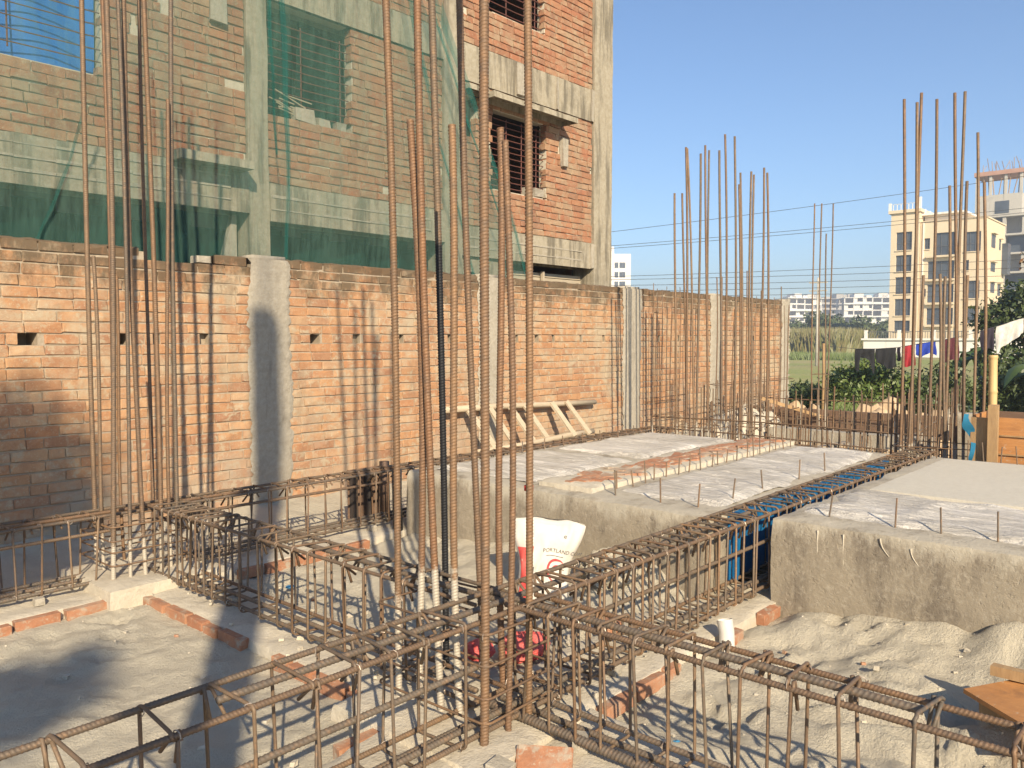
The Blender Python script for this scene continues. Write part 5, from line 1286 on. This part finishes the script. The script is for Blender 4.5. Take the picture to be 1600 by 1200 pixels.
def terrace():
    e = empty('terrace', (95, 28, -0.6), 'white low terrace with dark railing in front of the cream building', 'terrace')
    bbox('wall', 'far_white', e, 95, 100, 17.0, 31.6, -0.6, 1.25); bbox('coping', 'far_white', e, 94.8, 95.2, 17.0, 31.8, 1.26, 1.45)
    for y in np.arange(17.2, 31.6, 3.5): bbox('post', 'far_white', e, 94.9, 95.2, y, y+0.3, 1.455, 2.35)
    mb = MB()
    for y in np.arange(17.2, 31.5, 0.25): mb.add(*box(95.05, 95.1, y, y+0.05, 1.455, 2.15))
    mb.add(*box(95.04, 95.11, 17.2, 31.5, 2.15, 2.22)); mb.build('railing', 'far_frame', e)
terrace()
def frame_house(name, label, o, ang, W, Dp, floors, fh, bays, z0, mat='far_white', infill=0.35, seed=0, roofbits=True):
    # concrete skeleton: slabs, columns, some infill panels; u across, d deep
    rs = np.random.RandomState(seed); e = empty(name, (o[0], o[1], z0), label, 'building')
    u = RV*math.cos(rad(ang))+FV*math.sin(rad(ang)); d = FV*math.cos(rad(ang))-RV*math.sin(rad(ang)); O = np.array((o[0], o[1], 0))
    def bx(mb, u0, u1, d0, d1, a, b):
        v, f = box(u0, u1, d0, d1, a, b); mb.add(O+v[:, :1]*u+v[:, 1:2]*d+v[:, 2:]*UP, f)
    for k in range(floors+1):
        mb = MB(); ex = rs.choice([0, 0.6, 1.0]); bx(mb, -ex, W+ex*rs.rand(), -ex, Dp, z0+k*fh-0.3, z0+k*fh); mb.build('floor_slab', mat, e)
    for i in range(bays+1):
        for j in (0, 1):
            mb = MB(); x = W*i/bays; y = 0.3 if j == 0 else Dp-0.5; bx(mb, x-0.25, x+0.25, y, y+0.5, z0, z0+floors*fh-0.3); mb.build('column', mat, e)
    for k in range(floors):
        for i in range(bays):
            mb = MB(); q = rs.rand(); x0, x1 = W*i/bays+0.26, W*(i+1)/bays-0.26; a, b = z0+k*fh+0.005, z0+(k+1)*fh-0.305
            if q < infill:
                m = rs.uniform(0.3, 0.7); bx(mb, x0, x0+(x1-x0)*m, 0.5, 0.75, a, b); bx(mb, x0+(x1-x0)*m, x1, 0.5, 0.75, a, a+1.0); mb.build('wall_panel', mat, e)
            else: bx(mb, x0, x1, 0.15, 0.25, a, a+0.9*rs.rand()+0.1); mb.build('parapet', mat, e)
    mb = MB(); bx(mb, 0.5, W-0.5, Dp*0.45, Dp*0.5, z0, z0+floors*fh-0.31); mb.build('core_wall', 'far_grey', e)
    if roofbits:
        for q in range(5):
            mb = MB(); x = rs.uniform(0, W*0.8); hh = rs.uniform(0.8, 2.6); bx(mb, x, x+rs.uniform(1.5, 5), 0.5, Dp*0.6, z0+floors*fh+0.01, z0+floors*fh+hh); mb.build('roof_room', mat, e)
    return e
frame_house('frame_building', 'white unfinished concrete frame nearest the wall end, hazy', (388.6, 164.9), 8, 17, 14, 7, 3.1, 4, -0.6, seed=3)
frame_house('frame_building', 'tall white unfinished frame building in the hazy middle distance', (411.0, 146.0), -10, 26, 18, 7, 3.15, 6, -0.6, seed=5)
frame_house('frame_building', 'farthest pale frame building between the two white frames', (470.0, 184.0), 0, 24, 14, 8, 3.1, 5, -0.6, 'far_grey', seed=8)
frame_house('frame_building', 'low hazy pale frame beside the cream building', (455.0, 140.0), 4, 14, 12, 7, 3.0, 4, -0.6, seed=12)
def tower():
    e = empty('white_tower', (224, 154, -0.6), 'slim white tower block just right of the unfinished building', 'building')
    O = np.array((221.0, 157.7, 0)); u = RV; d = FV
    def bx(name, mat, u0, u1, d0, d1, a, b, par=e):
        v, f = box(u0, u1, d0, d1, a, b); return MB().add(O+v[:, :1]*u+v[:, 1:2]*d+v[:, 2:]*UP, f).build(name, mat, par)
    bx('body', 'far_white', 0, 10.0, 0, 12, -0.6, 29); bx('roof_room', 'far_white', -1, 4.6, 1, 8, 29.001, 31.5)
    for r in range(8):
        z = 26.2-r*3.1
        for (a, b) in ((4.7, 5.9), (6.3, 8.2)):
            w = bx('window', 'far_glass', a, b, -0.06, -0.005, z-1.8, z); bx('frame', 'far_frame', (a+b)/2-0.06, (a+b)/2+0.06, -0.12, -0.062, z-1.8, z, w)
tower()
def grey_block():
    e = empty('grey_building', (160, 30, -0.6), 'grey unfinished tower with brick infill at the right edge, behind the cream building', 'building')
    X0 = 155.0
    for k in range(8): bbox('floor_slab', 'far_grey', e, X0, X0+14, 16.0, 36.0, k*3.1-0.3, k*3.1)
    for y in (16.2, 20.6, 25.0, 29.4, 33.8): bbox('column', 'far_grey', e, X0+0.2, X0+0.7, y, y+0.5, -0.6, 21.39)
    for k in range(7):
        for j, y in enumerate((16.71, 21.11, 25.51, 29.91)):
            if (k*3+j*5) % 7 < 4: w = bbox('brick_infill', 'far_brick' if j < 2 else 'far_grey', e, X0+0.3, X0+0.6, y, y+(3.0 if (k+j) % 2 else 1.6), k*3.1+0.005, k*3.1+2.795)
            else: bbox('opening', 'far_glass', e, X0+1.6, X0+1.7, y, y+3.85, k*3.1+0.005, k*3.1+2.795)
    bbox('core', 'far_grey', e, X0+2.5, X0+13, 16.5, 35.5, -0.6, 21.39)
    bbox('stair_tower', 'far_grey', e, X0+0.1, X0+6, 27.2, 34.0, 21.41, 25.1)
    bbox('opening', 'far_glass', e, X0+0.02, X0+0.08, 29.0, 31.0, 22.0, 24.0)
    for i, y in enumerate((27.2, 29.4, 31.6, 33.6)): bbox('column', 'far_grey', e, X0+0.1, X0+0.5, y, y+0.4, 25.11, 28.3)
    bbox('roof_slab', 'far_brick', e, X0-0.2, X0+6, 27.0, 34.2, 28.31, 29.0)
    mb = MB()
    for k in range(16): mb.add(*tube([(X0+0.2+RS.rand()*5, 27.2+0.42*k, 29.0), (X0+0.2+RS.rand()*5, 27.2+0.42*k+RS.uniform(-.3, .3), 30.2+RS.rand()*1.2)], 0.05, 4))
    for k in range(8): mb.add(*tube([(X0+0.4, 27.8+0.7*k, 25.1), (X0+0.4, 27.6+0.7*k+RS.uniform(-.6, .6), 28.3)], 0.08, 4))
    mb.build('scaffold_bars', 'timber', e)
grey_block()

# ================================================================== unseen shade casters added behind the viewer, shaped to fit the shadows
def shade_column():  # added out of view, sized to lay a shadow strip over pilaster and sand
    e = empty('shadow_column', (-2.19, -2.43, 0), 'tall unseen concrete column added behind the viewer to cast the shadow strip', 'column')
    rough_block(-2.28, -2.10, -2.52, -2.34, -0.6, 7.7, 0.15, 0.02, 301, 0.03).build('shaft', 'block_concrete', e, True)
    for (x, y) in ((-2.25, -2.49), (-2.13, -2.49), (-2.25, -2.37), (-2.13, -2.37)): MB().add(*rebar((x, y, 7.5), (x, y, 8.4), 0.01)).build('starter_bar', 'rebar', e)
shade_column()
tree('tree', 'unseen leafy tree added behind and left of the viewer to shade wall and sand', 'tree', (-8.8, -7.6, -0.6), 5.4, 0.16, blob((-6.6, -5.5, 8.1), (0.95, 0.75, 0.95), 14, 0.7, (0.45, 0.7))+blob((-7.1, -8.05, 7.9), (0.30, 0.30, 0.45), 7, 0.7, (0.5, 0.75)), 16000, 0.06, 'leaf_dark')  # added out of view; clumps shaped to shade the lower wall and left sand

# ================================================================== the air
hz = MB().add(*box(-60, 640, -220, 420, -1.8, 46)).build('haze', 'far_white')
hm = bpy.data.materials.new('haze'); hm.use_nodes = True; hn = hm.node_tree; hn.nodes.clear()
ho = hn.nodes.new('ShaderNodeOutputMaterial'); hv = hn.nodes.new('ShaderNodeVolumePrincipled')
hv.inputs['Color'].default_value = (0.80, 0.86, 0.95, 1); hv.inputs['Density'].default_value = 0.0016; hv.inputs['Anisotropy'].default_value = 0.2
hn.links.new(hv.outputs[0], ho.inputs['Volume']); hz.data.materials.clear(); hz.data.materials.append(hm)
tag(hz, 'thin bluish morning haze over the whole place', 'haze', kind='stuff')
